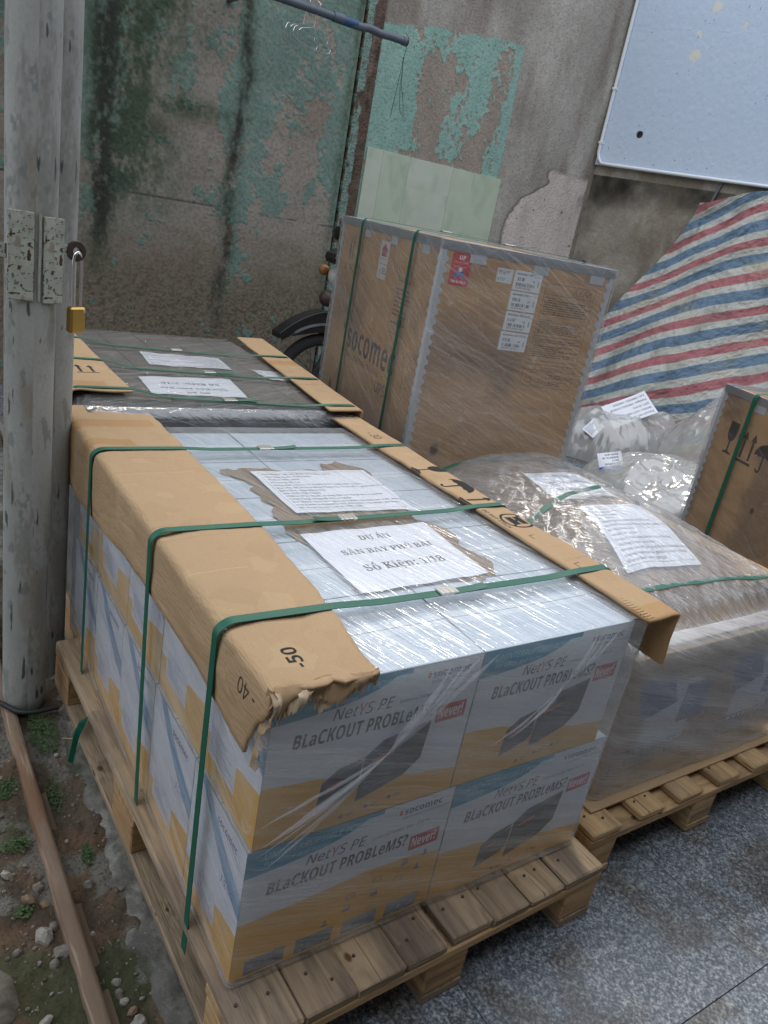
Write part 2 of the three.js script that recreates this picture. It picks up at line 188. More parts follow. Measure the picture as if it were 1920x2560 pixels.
const wallMat = ([m, b], X0, X1, Y0, Y1, cx, cy, bs, r = 0.93) => { for (const t of [m, b]) { t.wrapS = t.wrapT = THREE.RepeatWrapping; metric(t, X1 - X0, Y1 - Y0, (cx - X0) / (X1 - X0), (cy - Y0) / (Y1 - Y0)); } return std({ map: m, bumpMap: b, bumpScale: bs, roughness: r }); };
const wall = thing('yard_wall', 'old plastered back wall with peeling teal paint and dark mould', 'wall', [0, 0, ZW]);
{ // left stretch: mouldy, peeling
  const X0 = -1.4, X1 = 2.36, cx = (X0 + X1) / 2;
  const T = wallTex(X0, X1, 0, WH, 190, (x, y) => {
    const wx = x + 0.1 * (fbm(x * 5, y * 5, 3) - 0.5), wy = y + 0.14 * (fbm(x * 4 + 9, y * 4, 3) - 0.5);
    const n = fbm(x * 8, y * 6, 6), fine = fbm(x * 38, y * 34, 4), gr = vn(x * 90, y * 90);
    let p = -0.62 + 0.95 * ss(1.05, 1.8, wy) + 0.9 * blob(wx, wy, 1.68, 2.12, 0.2, 0.36) + 0.75 * blob(wx, wy, 1.72, 1.4, 0.2, 0.26) + 0.7 * blob(wx, wy, 0.72, 1.9, 0.14, 0.9) + 0.5 * blob(wx, wy, 1.62, 1.02, 0.14, 0.1) + 0.8 * blob(wx, wy, 2.28, 2.0, 0.07, 0.5) + 0.7 * ss(2.29, 2.33, wx) * ss(0.7, 0.95, y);
    p -= 1.1 * blob(wx, wy, 0.97, 1.95, 0.09, 0.14) + 0.9 * blob(wx, wy, 1.36, 2.06, 0.12, 0.26) + 0.9 * blob(wx, wy, 1.12, 1.72, 0.2, 0.09) + 1.0 * blob(wx, wy, 2.08, 1.8, 0.13, 0.34) + 0.7 * blob(wx, wy, 1.85, 1.72, 0.12, 0.16) + 0.5 * blob(wx, wy, 1.3, 2.5, 0.3, 0.15) + 0.7 * blob(wx, wy, 1.32, 1.55, 0.16, 0.2);
    p += (n - 0.5) * 2.6 + (fine - 0.5) * 1.5; const paint = ss(0.06, 0.2, p) * (0.72 + 0.28 * ss(0.3, 0.7, fine));
    let c = mix3(mix3(plas, [134, 127, 117], n), mix3(plasD, [106, 96, 82], fine), ss(1.25, 0.75, wy + 0.4 * (n - 0.5)));
    c = mix3(c, [122, 106, 92], ss(0.5, 0.75, fbm(x * 3, y * 9 + 3, 4)) * 0.4);
    const tl = mix3(teal, tealD, clamp(n * 1.2 + 0.35 * (fine - 0.5))); c = mix3(c, tl, paint);
    // vertical dark runs and mould
    const runA = Math.exp(-(((x - 0.76 - 0.05 * (fbm(y * 2, 1, 2) - 0.5)) / 0.075) ** 2)) * ss(0.55, 1.2, y), runB = Math.exp(-(((x - (1.585 + 0.07 * (fbm(y * 2.4, 5, 3) - 0.5) + 0.02 * (fbm(y * 14, 2, 2) - 0.5))) / 0.055) ** 2)) * ss(0.35, 0.9, y), runC = Math.exp(-(((x - 2.33) / 0.03) ** 2)) * ss(0.5, 1, y);
    let md = 0.95 * runA + 0.75 * runB + 0.55 * runC + 1.0 * blob(wx, wy, 0.92, 2.3, 0.2, 0.5) + 0.8 * blob(wx, wy, 0.86, 1.68, 0.16, 0.35) + 0.62 * blob(wx, wy, 1.05, 1.45, 0.22, 0.25) + 0.7 * blob(wx, wy, 1.28, 1.83 - 0.02, 0.3, 0.05) + 0.5 * blob(wx, wy, 1.2, 2.35, 0.16, 0.3) + 0.25 * ss(2.2, 2.9, y);
    { const g1 = fbm(x * 20 + 7, y * 9, 5), g2 = fbm(x * 55, y * 40 + 3, 4); const k = ss(0.28, 0.68, 0.55 * g1 + 0.45 * g2), q = clamp(md); md = clamp(q * 1.05) * (0.22 + 0.72 * k) + 0.25 * q * q * k; md = Math.min(0.9, md); } const gm = mix3([66, 82, 62], [44, 46, 38], clamp(runA * 0.9 + runB + n * 0.5 - 0.2));
    c = mix3(c, gm, clamp(md));
    const jt = Math.exp(-(((y - 1.285 - 0.01 * (n - 0.5)) / 0.005) ** 2)) * ss(0.4, 0.6, fbm(x * 6, 2, 3)); c = mix3(c, [60, 50, 42], jt * 0.6);
    const rough = ss(1.0, 0.6, y); c = mix3(c, [c[0] * 0.72, c[1] * 0.72, c[2] * 0.7], ss(0.45, 0.8, gr) * (0.35 + 0.4 * rough));
    
    return [c, 0.28 + 0.3 * paint + (0.22 + 0.2 * rough) * (gr - 0.5) + 0.3 * (fine - 0.5) - 0.3 * jt]; });
  part(wall, 'painted_section', cbox(X1 - X0, WH, 0.2, 0.004), wallMat(T, X0, X1, 0, WH, cx, WH / 2, 0.009), [cx, WH / 2, -0.1]);
}
{ // rough strip where two builds meet, behind a deep crack
  const X0 = 2.376, X1 = 2.512, cx = (X0 + X1) / 2;
  const T = wallTex(X0, X1, 0, WH, 300, (x, y) => { const e = 2.437 + 0.02 * (fbm(y * 5, 2, 3) - 0.5), n = fbm(x * 26, y * 20, 4), g = vn(x * 130, y * 130), left = ss(e + 0.006, e - 0.006, x + 0.02 * (n - 0.5)); let c = mix3([108, 88, 76], [74, 60, 50], n); c = mix3(c, [128, 112, 100], ss(0.6, 0.8, fbm(x * 14, y * 8, 3)) * 0.6); c = mix3(c, mix3(teal, tealD, n), left * ss(0.28, 0.4, fbm(x * 20, y * 9 + 5, 4))); c = mix3(c, blk, (1 - left) * ss(0.55, 0.75, fbm(x * 30 + 4, y * 10, 3)) * 0.6); return [mix3(c, [50, 46, 40], ss(0.55, 0.85, g) * 0.4), clamp(0.35 + 0.35 * left + 0.6 * (n - 0.5) + 0.3 * (g - 0.5))]; });
  part(wall, 'rough_strip', cbox(X1 - X0, WH, 0.19, 0.004), wallMat(T, X0, X1, 0, WH, cx, WH / 2, 0.014), [cx, WH / 2, -0.085]);
  part(wall, 'crack', cbox(0.05, WH, 0.1, 0), std({ color: lin(0.2, 0.19, 0.17), roughness: 1 }), [2.368, WH / 2, -0.13]);
}
{ // peeled teal stretch above the tiles, cement render to its right
  const X0 = 2.512, X1 = 4.9, cx = (X0 + X1) / 2;
  const T = wallTex(X0, X1, 0, WH, 230, (x, y) => {
    const n = fbm(x * 10 + 3, y * 5, 6), fine = fbm(x * 44, y * 26, 4), gr = vn(x * 130, y * 130), wx = x + 0.09 * (fbm(x * 6, y * 6 + 8, 3) - 0.5), wy = y + 0.1 * (fbm(x * 5 + 2, y * 5, 3) - 0.5);
    const top = 2.62 + 0.055 * (x - 2.6) / 1.1 * 2.6 + 0.05 * (fbm(x * 9, 4, 3) - 0.5), rightE = 3.735 + 0.03 * (fbm(y * 7, 3, 3) - 0.5), field = ss(top + 0.015, top - 0.015, y) * ss(rightE + 0.012, rightE - 0.012, x);
    let p = 0.62 - 1.25 * blob(wx, wy, 2.95, 2.42, 0.13, 0.2) - 1.2 * blob(wx, wy, 3.02, 2.05, 0.14, 0.26) - 1.1 * blob(wx, wy, 3.56, 2.3, 0.09, 0.34) - 0.8 * blob(wx, wy, 3.36, 1.98, 0.1, 0.16) - 0.9 * blob(wx, wy, 3.0, 1.83, 0.3, 0.07) - 0.8 * blob(wx, wy, 3.22, 2.45, 0.07, 0.12) - 0.7 * blob(wx, wy, 3.5, 1.92, 0.1, 0.1) + 0.5 * blob(wx, wy, 2.66, 2.2, 0.14, 0.6) + 0.5 * blob(wx, wy, 3.42, 2.5, 0.1, 0.2) + 0.6 * ss(3.68, 3.72, x);
    p += (n - 0.5) * 2.3 + (fine - 0.5) * 1.7; const paint = field * ss(0.1, 0.15, p);
    let c = mix3([160, 148, 137], [136, 126, 115], n * 1.2 + 0.3 * (fine - 0.5)); c = mix3(c, mix3([150, 182, 172], [122, 156, 146], n), paint);
    if (field > 0.5 && fbm(x * 90, y * 90, 2) > 0.78) c = mix3(c, [70, 84, 76], 0.4);
    // cement render
    let cem = mix3([186, 182, 174], [144, 139, 131], fbm(x * 4, y * 3 + 7, 5) * 1.25 + 0.25 * (fine - 0.5)); cem = mix3(cem, [158, 154, 148], blob(x, y, 4.25, 2.3, 0.2, 0.25) * 0.6 * n); cem = mix3(cem, [116, 106, 96], ss(0.42, 0.8, fbm(x * 7 + 20, y * 1.3, 5)) * 0.75); cem = mix3(cem, [150, 146, 140], ss(0.5, 0.75, fine) * 0.4);
    
    // bare white plaster patch near the foot
    const px = 4.26 - 0.34 * ss(1.98, 1.58, y) + 0.12 * (fbm(y * 9, 9, 4) - 0.5), wp = ss(px - 0.015, px + 0.015, x) * ss(2.02 + 0.05 * (n - 0.5), 1.98, y) * ss(4.72, 4.7, x);
    let wc = mix3([208, 198, 192], [182, 170, 164], n * 1.3 - 0.1); wc = mix3(wc, [70, 66, 60], ss(0.52, 0.72, fbm(x * 12, y * 5 + 2, 4)) * ss(1.72, 1.98, y) * ss(4.3, 4.45, x) * 0.8); wc = mix3(wc, [80, 72, 66], ss(0.78, 0.84, fbm(x * 22 + 7, y * 22, 3)) * 0.6); cem = mix3(cem, wc, wp); const rim = Math.exp(-(((x - px) / 0.018) ** 2)) * ss(2.02, 1.98, y) * (1 - wp); cem = mix3(cem, [70, 62, 52], rim * 0.6);
    c = mix3(cem, c, field); c = mix3(c, [c[0] * 0.75, c[1] * 0.75, c[2] * 0.74], ss(0.5, 0.85, gr) * 0.4);
    
    return [c, 0.3 + 0.22 * paint + 0.2 * (1 - field) - 0.3 * wp + 0.3 * (fine - 0.5) + 0.2 * (gr - 0.5)]; });
  part(wall, 'peeled_section', cbox(X1 - X0, WH, 0.2, 0.004), wallMat(T, X0, X1, 0, WH, cx, WH / 2, 0.012), [cx, WH / 2, -0.1]);
  const tTile = dtex(256, 256, (u, v) => { const n = fbm(u * 6, v * 6, 5), m = ss(0.5, 0.75, fbm(u * 4 + 7, v * 3, 4)); return mix3(mix3([176, 186, 168], [190, 196, 182], n), [150, 170, 148], m * 0.5); }); metric(tTile, 0.5, 0.5);
  const mTile = [std({ map: tTile, roughness: 0.3 }), std({ map: tTile, roughness: 0.34, color: lin(0.93, 0.97, 0.92) })];
  const J = [2.53, 2.662, 2.893, 3.287, 3.765]; reseed(9);
  for (let k = 0; k < 4; k++) for (const [y0, y1] of [[1.17, 1.77], [0.569, 1.169], [0.02, 0.568]]) { const w = J[k + 1] - J[k] - 0.0008; part(wall, 'tile', cbox(w, y1 - y0, 0.012, 0.001, 0, R(0, 2), R(0, 2)), mTile[k % 2], [J[k] + w / 2 + 0.0004, (y0 + y1) / 2, 0.0065]); }
}
// side wall: blue painted upper part, bare cement below
const side = thing('side_wall', 'side wall painted pale blue above bare mould-stained cement', 'wall', [4.757, 0, ZW], -1.1605);
{ const tBlue = dtex(1024, 512, (u, v) => { const x = u * 5, y = v * 1.6; let c = mix3([198, 212, 228], [188, 204, 223], fbm(x * 2, y * 2, 4)); c = mix3(c, [c[0] * 0.94, c[1] * 0.94, c[2] * 0.95], vn(x * 90, y * 90) * 0.6); const s = fbm(x * 60, y * 40, 2); if (s > 0.9) c = mix3(c, [90, 96, 108], 0.6); if (fbm(x * 50 + 40, y * 55, 2) < 0.06) c = mix3(c, [226, 232, 236], 0.8); for (const [a, b, r] of [[0.56, 0.84, 0.045], [0.63, 1.16, 0.05], [0.55, 0.98, 0.02], [0.86, 1.04, 0.018]]) { const q = Math.hypot(x - a, y - b) + 0.05 * (fbm(x * 30, y * 30, 3) - 0.5); c = mix3(c, [214, 212, 204], ss(r, r * 0.75, q)); } return c; }); metric(tBlue, 5, 1.6);
  const sh = new THREE.Shape(); sh.moveTo(0, 2.056); sh.lineTo(5, 2.056); sh.lineTo(5, WH); sh.lineTo(0, WH); sh.closePath(); const ho = new THREE.Path(); ho.absarc(0.305, 2.315, 0.028, 0, Math.PI * 2, true); sh.holes.push(ho);
  const g = new THREE.ExtrudeGeometry(sh, { depth: 0.03, bevelEnabled: false, curveSegments: 20 }); const uv = g.attributes.uv, ps = g.attributes.position; for (let i = 0; i < uv.count; i++) uv.setXY(i, ps.getX(i), ps.getY(i) - 2.056);
  part(side, 'blue_section', g, std({ map: tBlue, roughness: 0.6, bumpMap: dtex(256, 256, (u, v) => { const k = 255 * fbm(u * 30, v * 30, 4); return [k, k, k]; }, false), bumpScale: 0.002 }), [0, 0, 0.001]);
  const T = wallTex(0, 5, 0, 2.056, 150, (x, y) => { const n = fbm(x * 4, y * 4, 5), fine = fbm(x * 30, y * 30, 3), gr = vn(x * 110, y * 110); let c = mix3([190, 182, 169], [148, 140, 128], n * 1.3 + 0.3 * (fine - 0.5)); const m = clamp((ss(1.72, 2.0, y) * 0.95 + 0.5 * blob(x, y, 0.05, 1.5, 0.12, 0.5)) * (0.25 + 1.5 * fbm(x * 7, y * 6 + 3, 5)) - 0.22); c = mix3(c, [36, 34, 28], clamp(m) * 0.95); c = mix3(c, [118, 106, 90], ss(0.42, 0.78, fbm(x * 6 + 9, y * 3, 5)) * 0.6); return [mix3(c, [c[0] * 0.72, c[1] * 0.72, c[2] * 0.7], gr * 0.45), 0.4 + 0.4 * (fine - 0.5) + 0.3 * (gr - 0.5)]; });
  part(side, 'cement_section', cbox(5, 2.056, 0.2, 0.003), wallMat(T, 0, 5, 0, 2.056, 2.5, 1.028, 0.006), [2.5, 1.028, -0.1]);
  part(side, 'backing', cbox(5, 1.54, 0.19, 0.003), std({ color: lin(0.3, 0.29, 0.27), roughness: 1 }), [2.5, 2.83, -0.13]);
}
const mConduit = std({ color: lin(0.72, 0.75, 0.77), roughness: 0.5 });
{ const t = thing('conduit', 'white plastic conduit pipe framing the blue wall paint', 'pipe', [4.757, 0, ZW], -1.1605);
  part(t, 'pipe_run', tube([[0.01, 3.5, 0.046], [0.01, 2.9, 0.046], [0.01, 2.18, 0.046], [0.02, 2.11, 0.046], [0.05, 2.078, 0.046], [0.13, 2.066, 0.046], [1.2, 2.062, 0.046], [4.6, 2.06, 0.046]], 0.0135, 120, 10), mConduit);
  for (const [x, y, r] of [[0.01, 2.62, 0], [0.01, 2.22, 0], [1.6, 2.063, 1]]) part(t, 'clip', cbox(r ? 0.02 : 0.034, r ? 0.034 : 0.02, 0.034, 0.003), mConduit, [x, y, 0.044]); }
single('steel_bar', 'thin grey steel bar leaning against the side wall above the tarpaulin', 'bar', tube([[5.12, 1.7, -3.36], [5.155, 2.0, -3.3], [5.18, 2.2, -3.255]], 0.012, 12, 8), std({ color: lin(0.18, 0.2, 0.21), roughness: 0.5, metalness: 0.6 }));
// the house whose front closes the yard behind the viewer
{ const h = thing('house_front', 'plain rendered house front closing the yard opposite the old wall', 'house', [0, 0, 2.1]); part(h, 'wall', cbox(11, 3.6, 0.2, 0.01), std({ color: lin(0.2, 0.19, 0.18), roughness: 0.9 }), [1.6, 1.8, 0]); part(h, 'canopy', cbox(11, 0.12, 1.2, 0.01), std({ color: lin(0.2, 0.2, 0.2), roughness: 0.9 }), [1.6, 2.6, -0.5]); }
// roof over the gate, which keeps the light off the wall and posts at that end
{ const g = thing('gate_roof', 'sheet roof over the gateway between the posts and the old wall', 'roof', [0, 0, 0]); part(g, 'roof_sheet', cbox(1.9, 0.05, 3.3, 0.01), std({ color: lin(0.22, 0.22, 0.23), roughness: 0.7 }), [-0.35, 3.15, -2.6]); part(g, 'beam', cbox(1.9, 0.1, 0.08, 0.005), std({ color: lin(0.2, 0.2, 0.2), roughness: 0.7 }), [-0.35, 3.07, -1.14]); }
// ------------------------------------------------------------------ gate posts, padlock, track
const tPost = dtex(256, 1024, (u, v) => { const y = v * 2.6, n = fbm(u * 7, y * 7, 5), st = fbm(u * 12, y * 6, 5), w = fbm(u * 14 + 5, y * 26, 4); let c = mix3([166, 167, 162], [138, 140, 136], n); c = mix3(c, [112, 112, 106], ss(0.45, 0.75, st + 0.25 * (vn(u * 60, y * 90) - 0.5)) * 0.55); c = mix3(c, [128, 116, 100], ss(0.6, 0.72, fbm(u * 5 + 3, y * 3, 4)) * 0.5); const chip = ss(0.7, 0.73, w); c = mix3(c, [100, 106, 104], chip * 0.5); c = mix3(c, [44, 54, 58], ss(0.76, 0.8, fbm(u * 30, y * 14, 3)) * 0.8); return mix3(c, [c[0] * 0.8, c[1] * 0.8, c[2] * 0.8], vn(u * 120, y * 260) * 0.3); });
const mPost = std({ map: tPost, roughness: 0.6 });
const tPlate = dtex(256, 256, (u, v) => { const n = fbm(u * 8, v * 12, 5), r = fbm(u * 12 + 4, v * 14, 4); let c = mix3([168, 172, 160], [136, 140, 130], n); c = mix3(c, [58, 42, 32], ss(0.72, 0.76, r)); c = mix3(c, [104, 80, 60], ss(0.68, 0.74, fbm(u * 7 + 9, v * 7, 4)) * 0.4); return mix3(c, [70, 70, 60], ss(0.7, 0.74, fbm(u * 40, v * 40, 2)) * 0.7); }); metric(tPlate, 0.2, 0.2);
const mPlate = std({ map: tPlate, roughness: 0.75, bumpMap: dtex(128, 128, (u, v) => { const k = 255 * fbm(u * 20, v * 20, 4); return [k, k, k]; }, false), bumpScale: 0.001 });
const pipeUv = (g) => { const p = g.attributes.position, u = g.attributes.uv; for (let i = 0; i < u.count; i++) u.setY(i, p.getY(i) / 2.6); return g; };
{ const t = thing('gate_post', 'scuffed pale grey steel pipe post with welded lock plates', 'post', [-0.142, -0.02, -1.06]); t.rotation.z = -0.004;
  const prof = [[0.001, 0], [0.03, 0.002], [0.046, 0.02], [0.0515, 0.06], [0.0515, 3.3]].map(([r, y]) => new THREE.Vector2(r, y)); part(t, 'pipe', pipeUv(new THREE.LatheGeometry(prof, 36)), mPost);
  part(t, 'lock_plate', cbox(0.05, 0.178, 0.006, 0.0015), mPlate, [-0.028, 1.174, 0.052], [0, -0.1, 0]); part(t, 'lock_plate', cbox(0.044, 0.176, 0.006, 0.0015), mPlate, [0.036, 1.17, 0.046], [0, 0.32, 0]);
  part(t, 'weld_bead', tube([[0.008, 1.085, 0.053], [0.0075, 1.13, 0.0545], [0.0085, 1.2, 0.054], [0.008, 1.262, 0.053]], 0.0032, 20, 6), mPlate);
  const eye = new THREE.Shape(); eye.absarc(0, 0, 0.02, 0, Math.PI * 2); const eh = new THREE.Path(); eh.absarc(0.001, 0, 0.010, 0, Math.PI * 2, true); eye.holes.push(eh);
  part(t, 'lock_eye', new THREE.ExtrudeGeometry(eye, { depth: 0.007, bevelEnabled: true, bevelSize: 0.001, bevelThickness: 0.001, curveSegments: 20 }), std({ color: lin(0.05, 0.035, 0.028), roughness: 0.7, metalness: 0.4 }), [0.083, 1.195, 0.028], [0, 0.25, 0]); part(t, 'eye_arm', cbox(0.03, 0.022, 0.007, 0.001), mPlate, [0.063, 1.195, 0.034], [0, 0.25, 0]);
  part(t, 'side_lug', cbox(0.03, 0.03, 0.006, 0.001), mPlate, [-0.066, 1.18, 0.03], [0, -0.3, 0]); }
{ const t = thing('gate_post', 'plain grey steel pipe post standing behind the plated post', 'post', [-0.062, -0.02, -1.215]); part(t, 'pipe', pipeUv(new THREE.LatheGeometry([[0.001, 0], [0.05, 0.001], [0.05, 3.3]].map(([r, y]) => new THREE.Vector2(r, y)), 32)), mPost); }
{ const t = thing('padlock', 'brass padlock with long chrome shackle hanging from the post eye', 'padlock', [-0.05, 1.0, -1.026], 0.5);
  part(t, 'body', cbox(0.04, 0.056, 0.02, 0.004), std({ color: lin(0.5, 0.32, 0.09), roughness: 0.3, metalness: 0.95 }), [0, 0.03, 0]);
  part(t, 'shackle', tube([[-0.012, 0.055, 0], [-0.012, 0.11, 0], [-0.0115, 0.15, 0], [-0.008, 0.168, 0], [0, 0.174, 0], [0.008, 0.168, 0], [0.0115, 0.15, 0], [0.012, 0.11, 0], [0.012, 0.055, 0]], 0.0036, 60, 10), std({ color: lin(0.8, 0.8, 0.82), roughness: 0.1, metalness: 1 }));
  part(t, 'pin', new THREE.CylinderGeometry(0.0035, 0.0035, 0.002, 14), mSeal, [0.013, 0.05, 0.0105], [Math.PI / 2, 0, 0]); }
const tRust = dtex(256, 1024, (u, v) => { const n = fbm(u * 5, v * 40, 5), m = fbm(u * 3 + 8, v * 14, 4); let c = mix3([134, 116, 98], [104, 86, 70], n); c = mix3(c, [112, 74, 48], ss(0.58, 0.74, m) * 0.6); return mix3(c, [166, 146, 124], ss(0.6, 0.75, fbm(u * 8, v * 26 + 5, 4)) * 0.6); });
{ const prof = [[-0.0185, -0.03], [-0.018, 0.002], [-0.013, 0.008], [0.004, 0.0105], [0.012, 0.008], [0.0145, -0.004], [0.015, -0.020], [0.03, -0.023], [0.031, -0.03]], n = 90;
  const g = sheet(prof.length - 1, n, (u, v) => { const [px, py] = prof[Math.round(u * (prof.length - 1))], z = 1.5 - v * 4.6, wob = 0.004 * (fbm(z * 5, 1, 3) - 0.5) + 0.010 * Math.sin(z * 1.9 + 0.6); return [-0.171 + px + wob + (px < -0.01 ? 0.004 * (fbm(z * 21, 3, 2) - 0.5) : 0), py + 0.003 * (fbm(z * 9, 6, 2) - 0.5), z, u, v]; });
  single('gate_track', 'rusty steel sliding gate track half sunk in the soil', 'track', g, std({ map: tRust, roughness: 0.85, bumpMap: tWoodB, bumpScale: 0.001 })); }
single('hose', 'dark rubber hose end curled round the foot of the plated post', 'hose', tube([[-0.4, 0.03, -1.16], [-0.24, 0.02, -1.1], [-0.17, 0.022, -1.0], [-0.13, 0.02, -0.985], [-0.07, 0.018, -0.99]], 0.006, 30, 8), std({ color: lin(0.012, 0.016, 0.018), roughness: 0.6 }));

// ------------------------------------------------------------------ clothes rail, hangers, thread
const mPvc = std({ color: lin(0.085, 0.105, 0.135), roughness: 0.5 });
{ const t = thing('clothes_rail', 'dark grey plastic pipe used as a clothes rail along the old wall', 'pipe', [0, 2.385, -3.95]);
  part(t, 'pipe_run', tube([[-1.2, 0.002, 0], [0.8, 0, 0], [1.9, 0, 0], [2.16, -0.006, 0.002], [2.24, 0.004, 0], [2.32, -0.004, 0], [2.4, 0.0, 0], [2.52, 0, 0]], 0.023, 90, 14), mPvc);
  for (const [x, l, r] of [[2.02, 0.07, 0.028], [2.505, 0.035, 0.026]]) part(t, 'coupling', moved(new THREE.CylinderGeometry(r, r, l, 20), 0, 0, 0, 0, 0, Math.PI / 2), mPvc, [x, 0, 0]);
  part(t, 'blue_tape', moved(new THREE.CylinderGeometry(0.0265, 0.0255, 0.1, 20), 0, 0, 0, 0, 0, Math.PI / 2), std({ color: lin(0.02, 0.07, 0.16), roughness: 0.5 }), [2.1, -0.002, 0]);
  for (const x of [0.4, 1.45]) part(t, 'bracket', cbox(0.03, 0.03, 0.3, 0.003), mPvc, [x, -0.03, -0.15]); }
const mWire = std({ color: lin(0.72, 0.72, 0.72), roughness: 0.25, metalness: 0.95 });
{ const hang = (x, turn, label) => { const t = thing('wire_hanger', label, 'hanger', [x, 2.385, -3.95], turn, 'wire hangers on the clothes rail'), r = 0.0022;
    part(t, 'hook', tube([[-0.012, 0.012, 0], [-0.02, 0.03, 0], [0, 0.048, 0], [0.026, 0.03, 0], [0.02, 0, 0], [0.004, -0.03, 0], [0, -0.06, 0], [0, -0.085, 0]].map(([a, b, c]) => [c, b, a]), r, 50, 6), mWire);
    part(t, 'frame', tube([[0, -0.085, 0], [0.06, -0.105, 0], [0.12, -0.12, 0], [0.15, -0.14, 0], [0.155, -0.12, 0], [0.185, -0.13, 0], [0.2, -0.16, 0], [0.17, -0.185, 0], [0, -0.195, 0], [-0.17, -0.185, 0], [-0.2, -0.16, 0], [-0.185, -0.13, 0], [-0.155, -0.12, 0], [-0.15, -0.14, 0], [-0.12, -0.12, 0], [-0.06, -0.105, 0], [0, -0.085, 0]], r, 140, 6), mWire); return t; };
  hang(1.8, 0.62, 'shiny wire hanger on the clothes rail, farther from the blue tape'); hang(1.87, 0.5, 'shiny wire hanger on the clothes rail, nearer to the blue tape'); }
single('thread', 'loose black thread knotted at the end of the clothes rail', 'thread', join([tube([[2.5, 2.43, -3.945], [2.515, 2.4, -3.92], [2.508, 2.34, -3.925], [2.505, 2.29, -3.93]], 0.0018, 20, 5), tube([[2.505, 2.29, -3.93], [2.49, 2.1, -3.93], [2.478, 1.95, -3.93]], 0.0016, 16, 5), tube([[2.505, 2.29, -3.93], [2.52, 2.15, -3.93], [2.555, 2.05, -3.93], [2.576, 1.96, -3.93]], 0.0016, 16, 5), tube([[2.505, 2.29, -3.93], [2.515, 2.12, -3.93], [2.54, 2.0, -3.93], [2.565, 1.97, -3.93]], 0.0014, 16, 5), moved(new THREE.SphereGeometry(0.005, 8, 6), 2.505, 2.29, -3.93)]), std({ color: lin(0.015, 0.015, 0.015), roughness: 0.9 }));
// ------------------------------------------------------------------ pallets
function pallet(label, [x, z], turn, W, L, boards, mats, blockMats) {
  const t = thing('wooden_pallet', label, 'pallet', [x, 0, z], turn, 'pallets under the loads'), nails = [];
  for (const [x0, x1, k, dy = 0, dz = 0] of boards) { const w = x1 - x0; part(t, 'deck_board', cbox(w, 0.021, L, R(0.002, 0.006), 2, R(0, 5), R(0, 5), 0.001), mats[k], [(x0 + x1) / 2, 0.1325 + dy, -L / 2 + dz]); for (const zz of [-0.05, -L / 2, -L + 0.05]) for (const f of [0.25, 0.72]) if (rnd() < 0.8) nails.push(moved(new THREE.CylinderGeometry(0.003, 0.003, 0.003, 8), x0 + w * (f + R(-0.12, 0.12)), 0.1445 + dy, zz + R(-0.03, 0.02))); }
  for (const zz of [0.0725, L / 2, L - 0.0725]) part(t, 'stringer_board', cbox(W, 0.021, 0.145, 0.002, 0, R(0, 5), R(0, 5)), blockMats[Math.floor(rnd() * blockMats.length)], [W / 2, 0.111, -zz]);
  for (const xx of [0.05, W / 2, W - 0.05]) { for (const zz of [0.07, L / 2, L - 0.07]) part(t, 'block', cbox(0.1, 0.078, 0.135, 0.003, 2, R(0, 5), R(0, 5), 0.0012), blockMats[Math.floor(rnd() * blockMats.length)], [xx, 0.061, -zz]); part(t, 'skid_board', cbox(0.1, 0.0205, L, 0.002, 2, R(0, 5), R(0, 5)), mats[Math.floor(rnd() * mats.length)], [xx, 0.0115, -L / 2]); }
  const nl = part(t, 'nail_heads', join(nails), mNail); nl.userData.kind = 'stuff'; return t;
}
reseed(31);
pallet('weathered grey pallet under the boxes nearest the gate track', [-0.02, 0.106], 0.028, 0.862, 1.225, [[0, 0.112, 0], [0.114, 0.215, 1], [0.2165, 0.32, 2], [0.322, 0.418, 1, 0.001], [0.432, 0.532, 0, 0.003, -0.004], [0.5345, 0.632, 1], [0.637, 0.737, 2, 0.001], [0.742, 0.862, 0]], greys, [woods[2], woods[0]]);
pallet('new pale pallet with gaps between boards under the bulging load', [0.885, 0.012], 0.0, 0.92, 1.22, [[0, 0.1, 1], [0.17, 0.262, 0], [0.325, 0.425, 1], [0.495, 0.59, 0], [0.655, 0.75, 1], [0.82, 0.92, 0]], woods, [woods[1], woods[0]]);
pallet('pallet under the dark flat-topped load by the posts', [0.02, -1.24], 0.0, 0.86, 1.1, [[0, 0.1, 1], [0.17, 0.262, 2], [0.325, 0.425, 0], [0.495, 0.59, 2], [0.655, 0.75, 1], [0.76, 0.86, 0]], greys, [woods[2]]);

